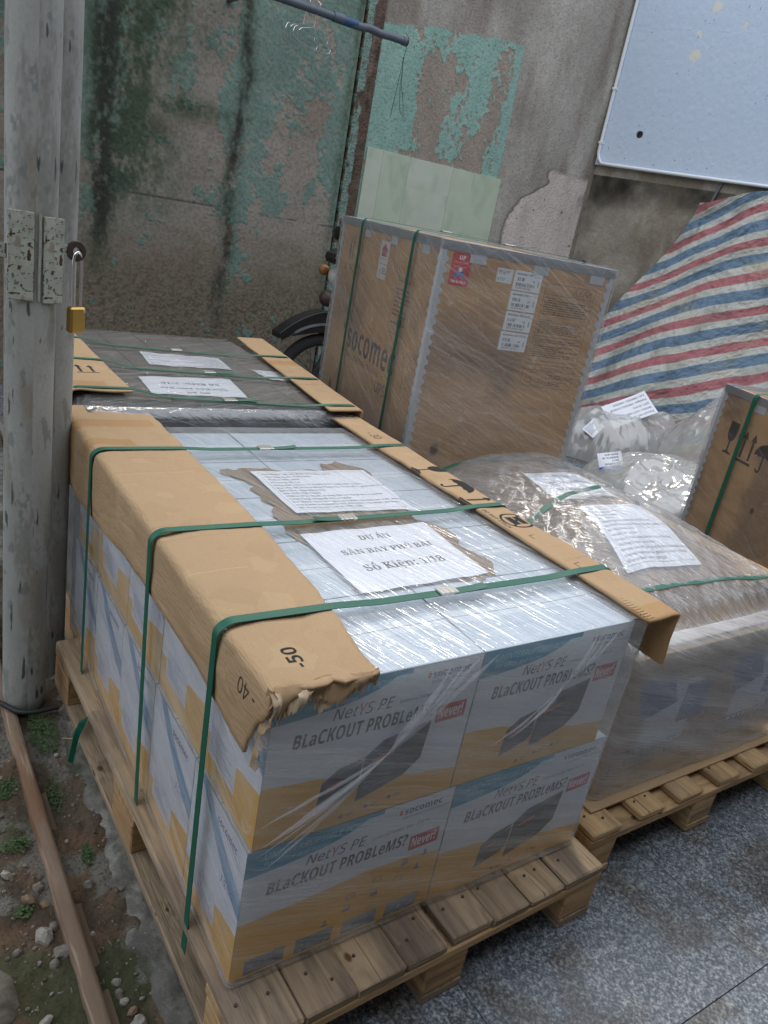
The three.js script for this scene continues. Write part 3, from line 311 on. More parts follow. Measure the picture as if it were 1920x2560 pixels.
// ------------------------------------------------------------------ printed cartons of the first load
const wave = (g, W, pts, H) => { g.beginPath(); g.moveTo(0, pts[0] * H); for (let i = 0; i <= 40; i++) { const u = i / 40, k = u * (pts.length - 1), a = Math.floor(Math.min(k, pts.length - 2)), t = k - a; g.lineTo(u * W, mix(pts[a], pts[a + 1], t * t * (3 - 2 * t)) * H); } g.lineTo(W, H); g.lineTo(0, H); g.closePath(); g.fill(); };
const yel = '#edb22c', tealP = '#4596b6', offw = '#e6e9ee';
function boxHead(g, W, H) {
  g.fillStyle = offw; g.fillRect(0, 0, W, H); g.fillStyle = tealP; g.beginPath(); g.moveTo(0, 0); g.lineTo(W * 0.56, 0); g.quadraticCurveTo(W * 0.5, H * 0.15, 0, H * 0.19); g.fill(); g.fillRect(0, 0, W * 0.62, H * 0.035);
  g.fillStyle = '#b9dbe6'; g.font = 'italic ' + H * 0.058 + 'px sans-serif'; g.fillText('UNINTERRUPTIBLE POWER SUPPLY', W * 0.07, H * 0.085); g.font = 'italic ' + H * 0.045 + 'px sans-serif'; g.fillText('For office and home', W * 0.075, H * 0.135);
  g.fillStyle = '#39407e'; g.font = 'bold ' + H * 0.07 + 'px sans-serif'; g.fillText('socomec', W * 0.73, H * 0.10); g.fillStyle = '#d2622a'; g.fillRect(W * 0.705, H * 0.06, W * 0.016, H * 0.035); g.fillStyle = '#70748c'; g.font = H * 0.03 + 'px sans-serif'; g.fillText('Innovative Power Solutions', W * 0.73, H * 0.135);
  g.fillStyle = '#3a3c48'; g.font = 'italic ' + H * 0.10 + 'px sans-serif'; g.fillText('Ne', W * 0.26, H * 0.235); const w0 = g.measureText('Ne').width; g.fillText('t', W * 0.26 + w0, H * 0.235); const w1 = g.measureText('t').width; g.fillStyle = '#b8323e'; g.fillText('Y', W * 0.26 + w0 + w1, H * 0.235); const w2 = g.measureText('Y').width; g.fillStyle = '#3a3c48'; g.fillText('S PE', W * 0.26 + w0 + w1 + w2, H * 0.235); g.font = H * 0.032 + 'px sans-serif'; g.fillText('Universal Socket  600 - 850 VA', W * 0.58, H * 0.22);
  g.fillStyle = '#24252e'; g.font = 'bold ' + H * 0.125 + 'px sans-serif'; g.save(); g.translate(W * 0.1, H * 0.365); g.transform(1, 0, -0.1, 1, 0, 0); g.scale(0.68 * W / g.measureText('BLaCKOUT PROBLeMS?').width, 1); g.fillText('BLaCKOUT PROBLeMS?', 0, 0); g.restore();
  g.fillStyle = '#c23a46'; g.fillRect(W * 0.8, H * 0.31, W * 0.165, H * 0.12); g.fillStyle = '#fff'; g.font = 'bold ' + H * 0.105 + 'px sans-serif'; g.save(); g.translate(W * 0.808, H * 0.405); g.scale(0.84 * W * 0.17 / g.measureText('Never!').width, 1); g.fillText('Never!', 0, 0); g.restore();
}
const boxEdge = (g, W, H) => { g.strokeStyle = 'rgba(60,50,40,.35)'; g.lineWidth = 3; g.strokeRect(1, 1, W - 2, H - 2); };
const tFrontA = ctex(900, 640, (g, W, H) => { boxHead(g, W, H); g.fillStyle = yel; wave(g, W, [0.58, 0.6, 0.66, 0.73, 0.79, 0.83], H);
  const poly = (col, pts) => { g.fillStyle = col; g.beginPath(); for (const [x, y] of pts) g.lineTo(W * x, H * y); g.fill(); };
  poly('#2b2f36', [[0.46, 0.54], [0.7, 0.46], [0.685, 0.76], [0.455, 0.86]]); poly('#4b515a', [[0.46, 0.54], [0.54, 0.45], [0.78, 0.395], [0.7, 0.46]]); poly('#1f2329', [[0.7, 0.46], [0.78, 0.395], [0.765, 0.66], [0.685, 0.76]]);
  poly('#31363d', [[0.27, 0.65], [0.42, 0.595], [0.415, 0.79], [0.262, 0.86]]); poly('#4f555e', [[0.27, 0.65], [0.34, 0.575], [0.46, 0.535], [0.42, 0.595]]); poly('#22262c', [[0.42, 0.595], [0.455, 0.56], [0.45, 0.75], [0.415, 0.79]]);
  g.strokeStyle = '#6e747d'; g.lineWidth = 2.5; for (let i = 0; i < 6; i++) { g.beginPath(); g.moveTo(W * 0.475, H * (0.66 + i * 0.026)); g.lineTo(W * 0.68, H * (0.585 + i * 0.027)); g.stroke(); } for (let i = 0; i < 3; i++) { g.beginPath(); g.moveTo(W * 0.285, H * (0.745 + i * 0.026)); g.lineTo(W * 0.405, H * (0.7 + i * 0.026)); g.stroke(); }
  poly('#e0602a', [[0.5, 0.575], [0.61, 0.54], [0.61, 0.565], [0.5, 0.6]]); poly('#e0602a', [[0.3, 0.685], [0.37, 0.66], [0.37, 0.68], [0.3, 0.705]]);
  g.fillStyle = '#4a4f86'; for (let i = 0; i < 3; i++) { g.beginPath(); g.arc(W * (0.4 + i * 0.12), H * (0.945 - i * 0.02), 9, 0, 7); g.fill(); g.fillRect(W * (0.425 + i * 0.12), H * (0.935 - i * 0.02), 34, 3); g.fillRect(W * (0.425 + i * 0.12), H * (0.95 - i * 0.02), 26, 3); } boxEdge(g, W, H); });
const tFrontB = ctex(900, 640, (g, W, H) => { boxHead(g, W, H); g.fillStyle = yel; wave(g, W, [0.54, 0.52, 0.49, 0.465, 0.48, 0.53], H); g.fillStyle = '#c23a46'; g.fillRect(W * 0.8, H * 0.31, W * 0.165, H * 0.12); g.fillStyle = '#fff'; g.font = 'bold ' + H * 0.105 + 'px sans-serif'; g.save(); g.translate(W * 0.808, H * 0.405); g.scale(0.84 * W * 0.17 / g.measureText('Never!').width, 1); g.fillText('Never!', 0, 0); g.restore();
  g.strokeStyle = '#4d5878'; g.fillStyle = '#5a668e'; g.lineWidth = 3; for (const [x, y, k] of [[0.42, 0.80, 1], [0.52, 0.745, 2], [0.53, 0.64, 0], [0.66, 0.70, 2], [0.66, 0.575, 0], [0.78, 0.645, 0], [0.80, 0.53, 2], [0.88, 0.60, 1], [0.91, 0.50, 1]]) { const s = 18; if (k === 0) g.strokeRect(W * x - s, H * y - s * 0.7, s * 2, s * 1.4); else if (k === 1) { g.fillRect(W * x - s * 0.3, H * y - s, s * 0.6, s * 1.6); g.fillRect(W * x - s * 0.8, H * y + s * 0.4, s * 1.6, s * 0.5); } else { g.fillRect(W * x - s, H * y - s * 0.3, s * 2, s * 0.9); g.strokeRect(W * x - s * 0.6, H * y - s, s * 1.2, s * 0.7); } }
  for (let i = 0; i < 4; i++) { const x = W * (0.06 + i * 0.23), y = H * 0.855, w = W * 0.18, h = H * 0.125, gr = g.createLinearGradient(0, y, 0, y + h); gr.addColorStop(0, ['#5f86a8', '#49748f', '#8fb0bc', '#9fb3c0'][i]); gr.addColorStop(1, ['#38506e', '#2c4f66', '#5b7a92', '#4b5a6a'][i]); g.fillStyle = gr; g.fillRect(x, y, w, h); reseed(60 + i); for (let k = 0; k < 26; k++) { g.fillStyle = `rgba(${rnd() < 0.5 ? '220,228,232' : '30,40,60'},${R(0.15, 0.5)})`; g.fillRect(x + R(0, w - 20), y + R(h * 0.3, h - 10), R(3, 22), R(3, 14)); } } boxEdge(g, W, H); });
const tSide = ctex(512, 640, (g, W, H) => { g.fillStyle = '#e4e5ee'; g.fillRect(0, 0, W, H); g.fillStyle = '#6f9fc4'; g.beginPath(); g.moveTo(W * 0.3, 0); g.quadraticCurveTo(W * 0.62, H * 0.2, W, H * 0.34); g.lineTo(W, H * 0.5); g.quadraticCurveTo(W * 0.55, H * 0.3, W * 0.12, 0); g.fill(); g.fillStyle = yel; wave(g, W, [0.74, 0.72, 0.7, 0.64, 0.62], H); g.fillStyle = '#dcdde8'; g.fillRect(W * 0.14, H * 0.62, W * 0.5, H * 0.24); g.fillStyle = '#8088a8'; for (let i = 0; i < 8; i++) g.fillRect(W * 0.18, H * (0.65 + i * 0.024), W * (0.2 + 0.2 * hash(i, 3)), 4); g.fillStyle = '#39407e'; g.font = 'bold 44px sans-serif'; g.fillText('socomec', W * 0.5, H * 0.12); g.strokeStyle = '#4c5cae'; g.lineWidth = 2.5; g.font = 'italic 46px serif'; g.fillStyle = '#4c5cae'; g.fillText('15/05', W * 0.66, H * 0.44); boxEdge(g, W, H); });
reseed(41);
const tTop = ctex(820, 460, (g, W, H) => { g.fillStyle = '#c4ced8'; g.fillRect(0, 0, W, H); g.fillStyle = '#b4c4d0'; for (let i = 0; i < 14; i++) g.fillRect(R(0, W), R(0, H), R(40, 240), R(4, 30)); g.fillStyle = '#d8dfe6'; g.fillRect(0, H * 0.42, W, H * 0.16); g.strokeStyle = '#5a6a7c'; g.lineWidth = 3.5; g.beginPath(); g.moveTo(0, H * 0.5); g.lineTo(W, H * 0.5); g.stroke(); g.strokeStyle = '#8c98a6'; g.lineWidth = 5; g.strokeRect(1, 1, W - 2, H - 2); g.fillStyle = '#b8bdc9'; for (let i = 0; i < 10; i++) g.fillRect(W * 0.62, H * (0.12 + i * 0.026), R(60, 150), 4); });
for (const t of [tFrontA, tFrontB, tSide, tTop]) t.wrapS = t.wrapT = THREE.ClampToEdgeWrapping;
const pr = (t) => std({ map: t, roughness: 0.4 }), mPlain = std({ color: lin(0.6, 0.62, 0.66), roughness: 0.6 });
const boxMats = [0, 1].map((k) => [pr(tSide), pr(tSide), pr(tTop), mCard, pr(k ? tFrontB : tFrontA), mPlain]);
for (const m of boxMats[1].slice(0, 3).keys()) boxMats[1][m] = boxMats[0][m];
function printedBox(w, h, d) { // slightly bulged faces, one material slot a face
  const g = new THREE.BoxGeometry(w, h, d, 8, 8, 6), p = g.attributes.position; for (let i = 0; i < p.count; i++) { const x = p.getX(i) / w * 2, y = p.getY(i) / h * 2, z = p.getZ(i) / d * 2, b = 0.003; if (Math.abs(x) > 0.99) p.setX(i, p.getX(i) + Math.sign(x) * b * (1 - y * y) * (1 - z * z)); if (Math.abs(z) > 0.99) p.setZ(i, p.getZ(i) + Math.sign(z) * b * (1 - y * y) * (1 - x * x)); if (y > 0.99) p.setY(i, p.getY(i) - b * 0.8 * (1 - x * x) * (1 - z * z)); } g.computeVertexNormals(); return g; }
{ const ord = ['', 'first', 'second', 'third', 'last'], lay = [{ y: 0.1455, h: 0.2865, x0: -0.002, w: 0.412 }, { y: 0.4335, h: 0.2885, x0: 0.004, w: 0.39 }], D = 0.231; reseed(50);
  for (let l = 0; l < 2; l++) { const { y, h, x0, w } = lay[l], g = printedBox(w - 0.002, h, D - 0.002);
    for (let i = 0; i < 2; i++) for (let k = 0; k < 5; k++) { const first = k === 0, low = l === 0;
      const label = first ? ['printed carton with small photo strip, lower front corner of the stack by the gate track', 'printed carton at the lower front of the stack, beside the photo-strip carton', 'printed carton under the torn cardboard corner, upper front of the stack', 'printed carton at the upper front of the stack, facing the bulging load'][l * 2 + i] : i === 0 ? (low ? ord[k] + ' printed carton behind the photo-strip carton in the lower row' : ord[k] + ' printed carton behind the torn-corner carton, under the wide cardboard edge') : (low ? 'printed carton in the hidden lower row of the stack' : ord[k] + ' printed carton behind the torn corner row, on the bulging-load side');
      single('printed_carton', label, 'carton', g, boxMats[first && low && i === 0 ? 1 : 0], [x0 + w * (i + 0.5) + (first ? 0 : R(-0.0006, 0.0006)), y + h / 2, -D * (k + 0.5) - 0.002], null, 'printed cartons on the weathered pallet'); } } }

// ------------------------------------------------------------------ stretch film shells
// side skirt round a rounded rectangle plus a top sheet, each rippled
function skirt(x0, x1, z0, z1, y0, y1, r, nz, amp, top = null, shoulder = 0) { // z0 near (larger), z1 far
  const loop = []; const arc = (cx, cz, a0) => { for (let k = 0; k <= 4; k++) { const a = a0 + k / 4 * Math.PI / 2; loop.push([cx + r * Math.cos(a), cz + r * Math.sin(a)]); } };
  const line = (ax, az, bx, bz, n) => { for (let k = 1; k < n; k++) loop.push([mix(ax, bx, k / n), mix(az, bz, k / n)]); };
  arc(x1 - r, z0 - r, 0); line(x1 - r, z0, x0 + r, z0, 40); arc(x0 + r, z0 - r, Math.PI / 2); line(x0, z0 - r, x0, z1 + r, 50); arc(x0 + r, z1 + r, Math.PI); line(x0 + r, z1, x1 - r, z1, 20); arc(x1 - r, z1 + r, -Math.PI / 2); line(x1, z1 + r, x1, z0 - r, 50); loop.push(loop[0]);
  const len = [0]; for (let i = 1; i < loop.length; i++) len.push(len[i - 1] + Math.hypot(loop[i][0] - loop[i - 1][0], loop[i][1] - loop[i - 1][1]));
  const n = loop.length - 1, cx = (x0 + x1) / 2, cz = (z0 + z1) / 2;
  return sheet(n, nz, (u, v) => { const i = Math.round(u * n), [x, z] = loop[i], y = mix(y0, y1, v), s = len[i]; const k = amp * (fbm(s * 3 + y * 9, y * 16 - s * 5, 3) - 0.35) * 2, nx = Math.abs(x - x0) < r ? -1 : Math.abs(x - x1) < r ? 1 : 0, nz2 = Math.abs(z - z0) < r ? 1 : Math.abs(z - z1) < r ? -1 : 0; const q = shoulder ? clamp((y - (y1 - shoulder)) / shoulder) : 0, inn = shoulder * (1 - Math.cos(q * Math.PI / 2)), yy = q > 0 ? y1 - shoulder + shoulder * Math.sin(q * Math.PI / 2) : y; return [x + nx * (Math.max(0, k) - inn), yy, z + nz2 * (Math.max(0, k) - inn), s, y]; });
}
const lid = (x0, x1, z0, z1, y, amp, nx, nz, hgt = () => 0) => sheet(nx, nz, (u, v) => { const x = mix(x0, x1, u), z = mix(z0, z1, v), e = Math.min(u, 1 - u, v, 1 - v); return [x, y + hgt(x, z) + amp * 2 * (fbm(x * 9, z * 6, 3) - 0.3) * ss(0, 0.06, e), z, x, -z]; });
{ const t = thing('stretch_film', 'clear stretch film wound round the printed cartons on the weathered pallet', 'film', [0, 0, 0], 0, 'stretch film on the loads');
  part(t, 'side_wrap', skirt(-0.009, 0.815, 0.009, -1.17, 0.15, 0.7345, 0.012, 24, 0.0035), mFilmSide); part(t, 'top_wrap', lid(-0.007, 0.797, 0.007, -1.168, 0.735, 0.002, 60, 80), mFilmTop);
  // gathered folds fanning out from two knots in the film on the front face
  const fold = (name, a, b, w, k) => { const n = 16, P = []; for (let i = 0; i <= n; i++) { const s = i / n; P.push([mix(a[0], b[0], s) + 0.006 * (fbm(s * 5 + k, k, 2) - 0.5), mix(a[1], b[1], s) + 0.006 * (fbm(s * 5 + 9 + k, k, 2) - 0.5), 0.0155 + 0.012 * Math.sin(s * Math.PI) * (0.4 + 0.6 * hash(k, 2))]); } part(t, 'film_fold', sheet(n, 4, (u, v) => { const p = P[Math.round(u * n)], dx = b[0] - a[0], dy = b[1] - a[1], l = Math.hypot(dx, dy), q = (v - 0.5) * w * 1.9 * Math.sin(Math.min(1, u * 0.94 + 0.05) * Math.PI) * (0.5 + fbm(u * 5 + k, k, 2)); return [p[0] - dy / l * q, p[1] + dx / l * q, p[2] + 0.7 * (w / 2 - Math.abs(q)), u * l, v * w]; }), mFold); };
  reseed(301); const K1 = [0.213, 0.576], K2 = [0.6, 0.625]; let k = 0;
  for (const b of [[0.31, 0.738], [0.345, 0.738], [0.37, 0.737], [0.41, 0.736], [0.26, 0.66], [0.3, 0.7]]) fold('f', K1, b, R(0.004, 0.009), ++k); for (const b of [[0.002, 0.44], [0.01, 0.46], [0.03, 0.43], [0.05, 0.47], [0.0, 0.5], [0.09, 0.5], [0.02, 0.41]]) fold('f', K1, b, R(0.003, 0.008), ++k); for (const b of [[0.671, 0.736], [0.69, 0.735], [0.65, 0.73], [0.72, 0.733], [0.53, 0.555], [0.48, 0.53], [0.44, 0.52]]) fold('f', K2, b, R(0.003, 0.008), ++k); }

// ------------------------------------------------------------------ cardboard edge protectors
// profile: outer line [[x, y] ...] swept along z between zn(s) and zf(s); board of thickness th
function protector(profile, zn, zf, th, nz, wob = 0.002, open = false) {
  const P = profile, S = [0]; for (let i = 1; i < P.length; i++) S.push(S[i - 1] + Math.hypot(P[i][0] - P[i - 1][0], P[i][1] - P[i - 1][1])); const n = P.length - 1, tot = S[n];
  const N = P.map((p, i) => { const a = P[Math.max(0, i - 1)], b = P[Math.min(n, i + 1)], dx = b[0] - a[0], dy = b[1] - a[1], l = Math.hypot(dx, dy); return [-dy / l, dx / l]; });
  const zmin = Math.min(...S.map((s) => zf(s))), zmax = Math.max(...S.map((s) => zn(s))), L = zmax - zmin, m = new Mesher(), w = n + 1;
  for (const o of [0, th]) for (let j = 0; j <= nz; j++) for (let i = 0; i <= n; i++) { const z = mix(zn(S[i]), zf(S[i]), j / nz), k = wob * 2 * (fbm(S[i] * 14, z * 7, 3) - 0.5); m.v(P[i][0] + N[i][0] * (k - o), P[i][1] + N[i][1] * (k - o), z, S[i] / tot, (zmax - z) / L); }
  const B = w * (nz + 1), id = (o, i, j) => o * B + j * w + i; for (let j = 0; j < nz; j++) for (let i = 0; i < n; i++) { m.quad(id(0, i, j), id(0, i, j + 1), id(0, i + 1, j + 1), id(0, i + 1, j)); m.quad(id(1, i, j), id(1, i + 1, j), id(1, i + 1, j + 1), id(1, i, j + 1)); }
  for (let i = 0; i < n; i++) { m.quad(id(0, i, 0), id(0, i + 1, 0), id(1, i + 1, 0), id(1, i, 0)); m.quad(id(0, i, nz), id(1, i, nz), id(1, i + 1, nz), id(0, i + 1, nz)); }
  for (let j = 0; j < nz; j++) { m.quad(id(0, 0, j), id(1, 0, j), id(1, 0, j + 1), id(0, 0, j + 1)); if (!open) m.quad(id(0, n, j), id(0, n, j + 1), id(1, n, j + 1), id(1, n, j)); }
  return { geo: m.geo(), tot, L, zmax };
}
// printed card: canvas x along the profile, canvas y away from the near end
let cardL = 1; const tape = (g, x, y, w, h) => g.fillRect(x, cardL - y - h, w, h);
function cardMat(tot, L, draw) { const ppm = 900; cardL = L; return std({ roughness: 0.86, bumpMap: tCreaseB, bumpScale: 0.005, map: ctex(Math.round(tot * ppm), Math.round(L * ppm), (g, W, H) => { cardNoise(g, W, H); g.save(); g.scale(ppm, ppm); draw?.(g, tot, L); g.restore(); }) }); }
const turned = (g, x, y, a, f) => { g.save(); g.translate(x, cardL - y); g.rotate(a); f(); g.restore(); };
const word = (g, s, size, font = 'bold', x = 0) => { g.save(); g.scale(size / 100, size / 100); g.font = font + ' 100px sans-serif'; g.fillText(s, x, 0); g.restore(); };
// transport pictograms, in a square of side 1 with y up the page
function pict(g, k, s) { g.save(); g.scale(s, s); g.fillStyle = g.strokeStyle = '#15130f'; g.lineWidth = 0.07; g.beginPath();
  if (k === 'glass') { g.moveTo(-0.2, -0.5); g.lineTo(0.22, -0.5); g.lineTo(0.2, -0.15); g.quadraticCurveTo(0.15, 0.08, 0.03, 0.1); g.lineTo(0.03, 0.4); g.lineTo(0.2, 0.46); g.lineTo(0.2, 0.5); g.lineTo(-0.2, 0.5); g.lineTo(-0.2, 0.46); g.lineTo(-0.03, 0.4); g.lineTo(-0.03, 0.1); g.quadraticCurveTo(-0.17, 0.06, -0.2, -0.15); g.fill(); }
  if (k === 'arrows') { for (const x of [-0.2, 0.2]) { g.moveTo(x, -0.5); g.lineTo(x + 0.13, -0.25); g.lineTo(x + 0.045, -0.25); g.lineTo(x + 0.045, 0.36); g.lineTo(x - 0.045, 0.36); g.lineTo(x - 0.045, -0.25); g.lineTo(x - 0.13, -0.25); g.closePath(); } g.rect(-0.36, 0.42, 0.72, 0.08); g.fill(); }
  if (k === 'umbrella') { g.arc(0, 0, 0.42, Math.PI, 0); g.quadraticCurveTo(0.32, -0.1, 0.21, 0); g.quadraticCurveTo(0.1, -0.1, 0, 0); g.quadraticCurveTo(-0.1, -0.1, -0.21, 0); g.quadraticCurveTo(-0.32, -0.1, -0.42, 0); g.fill(); g.beginPath(); g.moveTo(0, -0.45); g.lineTo(0, 0.36); g.arc(-0.08, 0.36, 0.08, 0, Math.PI); g.stroke(); }
  if (k === 'stack') { g.arc(0, 0, 0.46, 0, 7); g.stroke(); g.fillRect(-0.25, -0.28, 0.5, 0.24); g.fillRect(-0.25, 0.02, 0.5, 0.24); g.beginPath(); g.moveTo(-0.33, -0.33); g.lineTo(0.33, 0.33); g.stroke(); }
  g.restore(); }
const arcPts = (cx, cy, r, a0, a1, n) => Array.from({ length: n + 1 }, (_, k) => { const a = mix(a0, a1, k / n); return [cx + r * Math.cos(a), cy + r * Math.sin(a)]; });
const span = (a, b, n) => Array.from({ length: n }, (_, k) => [mix(a[0], b[0], k / n), mix(a[1], b[1], k / n)]);
{ // wide protector on the post side of the first load, torn at the near end
  reseed(66); const prof = [...span([-0.0155, 0.6], [-0.0165, 0.726], 8), ...arcPts(0.0015, 0.7275, 0.018, Math.PI, Math.PI / 2, 6), ...span([0.012, 0.7465], [0.192, 0.745], 12), [0.192, 0.745]];
  const jag = (s, k) => 0.026 * (fbm(s * 40 + k, k, 4) - 0.5);
  const c = protector(prof, (s) => 0.014 - 0.05 * ss(0.12, 0.02, s) + jag(s, 3), (s) => -1.305 - 0.03 * fbm(s * 20, 4, 2), 0.006, 140, 0.005);
  // inner and lower edges drift as the board was cut by hand
  { const p = c.geo.attributes.position, u = c.geo.attributes.uv; for (let i = 0; i < p.count; i++) { const s = u.getX(i), z = p.getZ(i); if (s > 0.46) p.setX(i, p.getX(i) + (s - 0.46) / 0.54 * (-0.028 * ss(-0.3, 0, z) + 0.012 * ss(-0.2, -0.6, z) + 0.006 * (fbm(z * 30, 2, 3) - 0.5))); if (s < 0.3) p.setY(i, p.getY(i) + (0.3 - s) / 0.3 * (0.02 * ss(-0.02, -0.25, z) - 0.02 * ss(-0.02, -0.0, -z - 0.02) * 0 - 0.05 * ss(-0.5, -1.1, z))); } for (let i = 0; i < p.count; i++) for (const zs of [-0.17, -0.506, -0.965]) { const q = Math.exp(-(((p.getZ(i) - zs) / 0.016) ** 2)), s = u.getX(i), k = Math.exp(-(((s - 0.44) / 0.1) ** 2)); p.setY(i, p.getY(i) - 0.006 * q * k); p.setX(i, p.getX(i) + 0.005 * q * k); } c.geo.computeVertexNormals(); }
  const t = thing('edge_protector', 'wide brown cardboard edge protector torn at one corner, on the post side', 'cardboard', [0, 0, 0], 0, 'cardboard edge protectors');
  part(t, 'board', c.geo, cardMat(c.tot, c.L, (g, W) => { g.fillStyle = '#17140f'; turned(g, 0.112, 0.045, -Math.PI / 2, () => word(g, '- 40', 0.036, '')); turned(g, 0.232, 0.05, -Math.PI / 2, () => word(g, '-50', 0.04)); g.fillStyle = 'rgba(150,104,52,.35)'; tape(g, 0.03, 1.16, W - 0.05, 0.06); tape(g, 0.1, 1.02, 0.14, 0.05); }));
  // torn front: plies folded over the front edge, ragged
  const flap = (x0, x1, y1, z, k, mat, name) => { const n = 80; return part(t, name, sheet(n, 8, (u, v) => { const x = mix(x0, x1, u), d = 0.014 + 0.04 * fbm(u * 6 + k, k * 3, 3) * (1.25 - 0.6 * u) + 0.024 * (fbm(u * 30, k, 4) - 0.5) + 0.008 * (hash(Math.round(u * 80), k) - 0.5), b = v * d; return [x + 0.003 * Math.sin(u * 30 + k), y1 - b - 0.003 * fbm(u * 20, v * 3, 2), z + 0.006 * Math.sin(v * 2.6 + u * 9) + 0.004 * fbm(u * 14 + k, v * 5, 2) - (v < 0.2 ? (0.2 - v) * 0.05 : 0), u, v]; }), mat); };
  flap(-0.008, 0.168, 0.746, 0.014, 1, mCard, 'torn_flap'); flap(0.0, 0.15, 0.738, 0.011, 2, mTorn, 'torn_ply'); flap(-0.012, 0.05, 0.742, 0.019, 3, mTorn, 'torn_ply');
  part(t, 'torn_ply', sheet(6, 30, (u, v) => { const y = 0.745 - v * 0.15; return [-0.013 + 0.005 * Math.sin(v * 22) * u + 0.004 * u, y, 0.004 + (0.014 + 0.016 * (fbm(v * 18, 2, 3) - 0.4)) * u - 0.02 * v, u, v]; }), mCard);
}
{ // narrow protector facing the bulging load, open flutes along its inner edge
  reseed(67); const prof = [...span([0.874, 0.625], [0.876, 0.738], 6), ...arcPts(0.866, 0.7375, 0.0095, 0, Math.PI / 2, 4), ...span([0.862, 0.747], [0.776, 0.746], 8), [0.776, 0.746]].map(([x, y]) => [x, y]);
  prof.reverse();
  const c = protector(prof, (s) => 0.03 + 0.006 * (fbm(s * 30, 2, 2) - 0.5), () => -1.245, 0.007, 120, 0.005, true); const t = thing('edge_protector', 'brown cardboard edge protector with open flutes and black pictograms', 'cardboard', [0, 0, 0], 0, 'cardboard edge protectors');
  part(t, 'board', c.geo, cardMat(c.tot, c.L, (g) => { g.fillStyle = '#17140f'; const at = (z) => 0.03 - z; turned(g, 0.03, at(-1.09), Math.PI / 2, () => word(g, '- 30', 0.036, '')); turned(g, 0.055, at(-0.775), Math.PI / 2, () => pict(g, 'glass', 0.11)); turned(g, 0.055, at(-0.655), Math.PI / 2, () => pict(g, 'umbrella', 0.105)); turned(g, 0.05, at(-0.545), Math.PI / 2, () => pict(g, 'arrows', 0.1)); turned(g, 0.062, at(-0.43), Math.PI / 2, () => pict(g, 'stack', 0.085)); turned(g, 0.008, at(-0.50), Math.PI / 2, () => word(g, 'DO NOT STACK', 0.015)); g.strokeStyle = '#3a2c18'; g.lineWidth = 0.0018; for (const z of [-0.35, -0.205]) { g.beginPath(); g.moveTo(0.045, cardL - at(z)); g.lineTo(0.03, cardL - at(z)); g.lineTo(0.03, cardL - at(z + 0.02)); g.stroke(); } g.fillStyle = 'rgba(150,104,52,.3)'; tape(g, 0, 0.0, 0.25, 0.05); }));
  const n = 150, per = 0.0085; part(t, 'flutes', sheet(n * 8, 1, (u, v) => { const z = 0.026 - u * n * per; return [0.7762 + v * 0.02, 0.7425 + 0.0027 * Math.sin(u * n * Math.PI * 2), z, v * 0.02, z]; }), mCard);
}

// ------------------------------------------------------------------ straps
function strap(label, pts, across, w, seals, mat = mStrap, group = 'green straps round the loads') { const t = thing('strap', label, 'strap', [0, 0, 0], 0, group); part(t, 'band', band(pts, across, w, 0.0012), mat); for (const [x, y, z, rz, tail] of seals) { const s = part(t, 'seal', join([cbox(0.042, 0.005, w + 0.006, 0.0015), ...[-0.012, 0, 0.012].map((q) => moved(cbox(0.004, 0.007, w + 0.007, 0.001), q, 0, 0))]), mSeal, [x, y, z], [0, 0, rz]); if (tail) part(t, 'loose_end', band([[x + 0.01, y - 0.001, z + 0.004], [x + 0.06 * tail, y + 0.002, z + 0.006], [x + 0.085 * tail, y + 0.006, z + 0.008]], across, w, 0.0012), mat); } return t; }
const SW = 0.02;
const overA = (zl, zr, zb, s) => [[-0.026, 0.08, zb], [-0.0255, 0.11, zb], [-0.0205, 0.735, zl], [0.0, 0.749, zl], [0.19, 0.748, zl], [0.28, 0.743, mix(zl, zr, 0.3)], [0.7, 0.743, mix(zl, zr, 0.8)], [0.775, 0.7485, zr], [0.872, 0.75, zr], [0.881, 0.735, zr], [0.882, 0.6, zr], [0.86, 0.15, zr], [0.856, 0.09, zr]];
strap('green strap across the printed cartons, near the torn cardboard corner', overA(-0.17, -0.168, -0.14), [0, 0, 1], SW, [[0.43, 0.746, -0.169, 0, 1]]);
strap('green strap across the printed cartons, between the two paper sheets', overA(-0.506, -0.518, -0.455), [0, 0, 1], SW, [[0.41, 0.746, -0.512, 0, -1]]);
strap('green strap across the printed cartons, at the end by the posts', overA(-0.965, -0.968, -0.95), [0, 0, 1], SW, [[0.42, 0.746, -0.966, 0, 1]]);
single('strap_offcut', 'short curved green strap offcut sticking out from the weathered pallet', 'strap', band([[0.0, 0.026, -0.925], [-0.03, 0.05, -0.88], [-0.06, 0.045, -0.83], [-0.085, 0.012, -0.775]], [0.6, 0, -0.5], 0.016, 0.0012), mStrap);

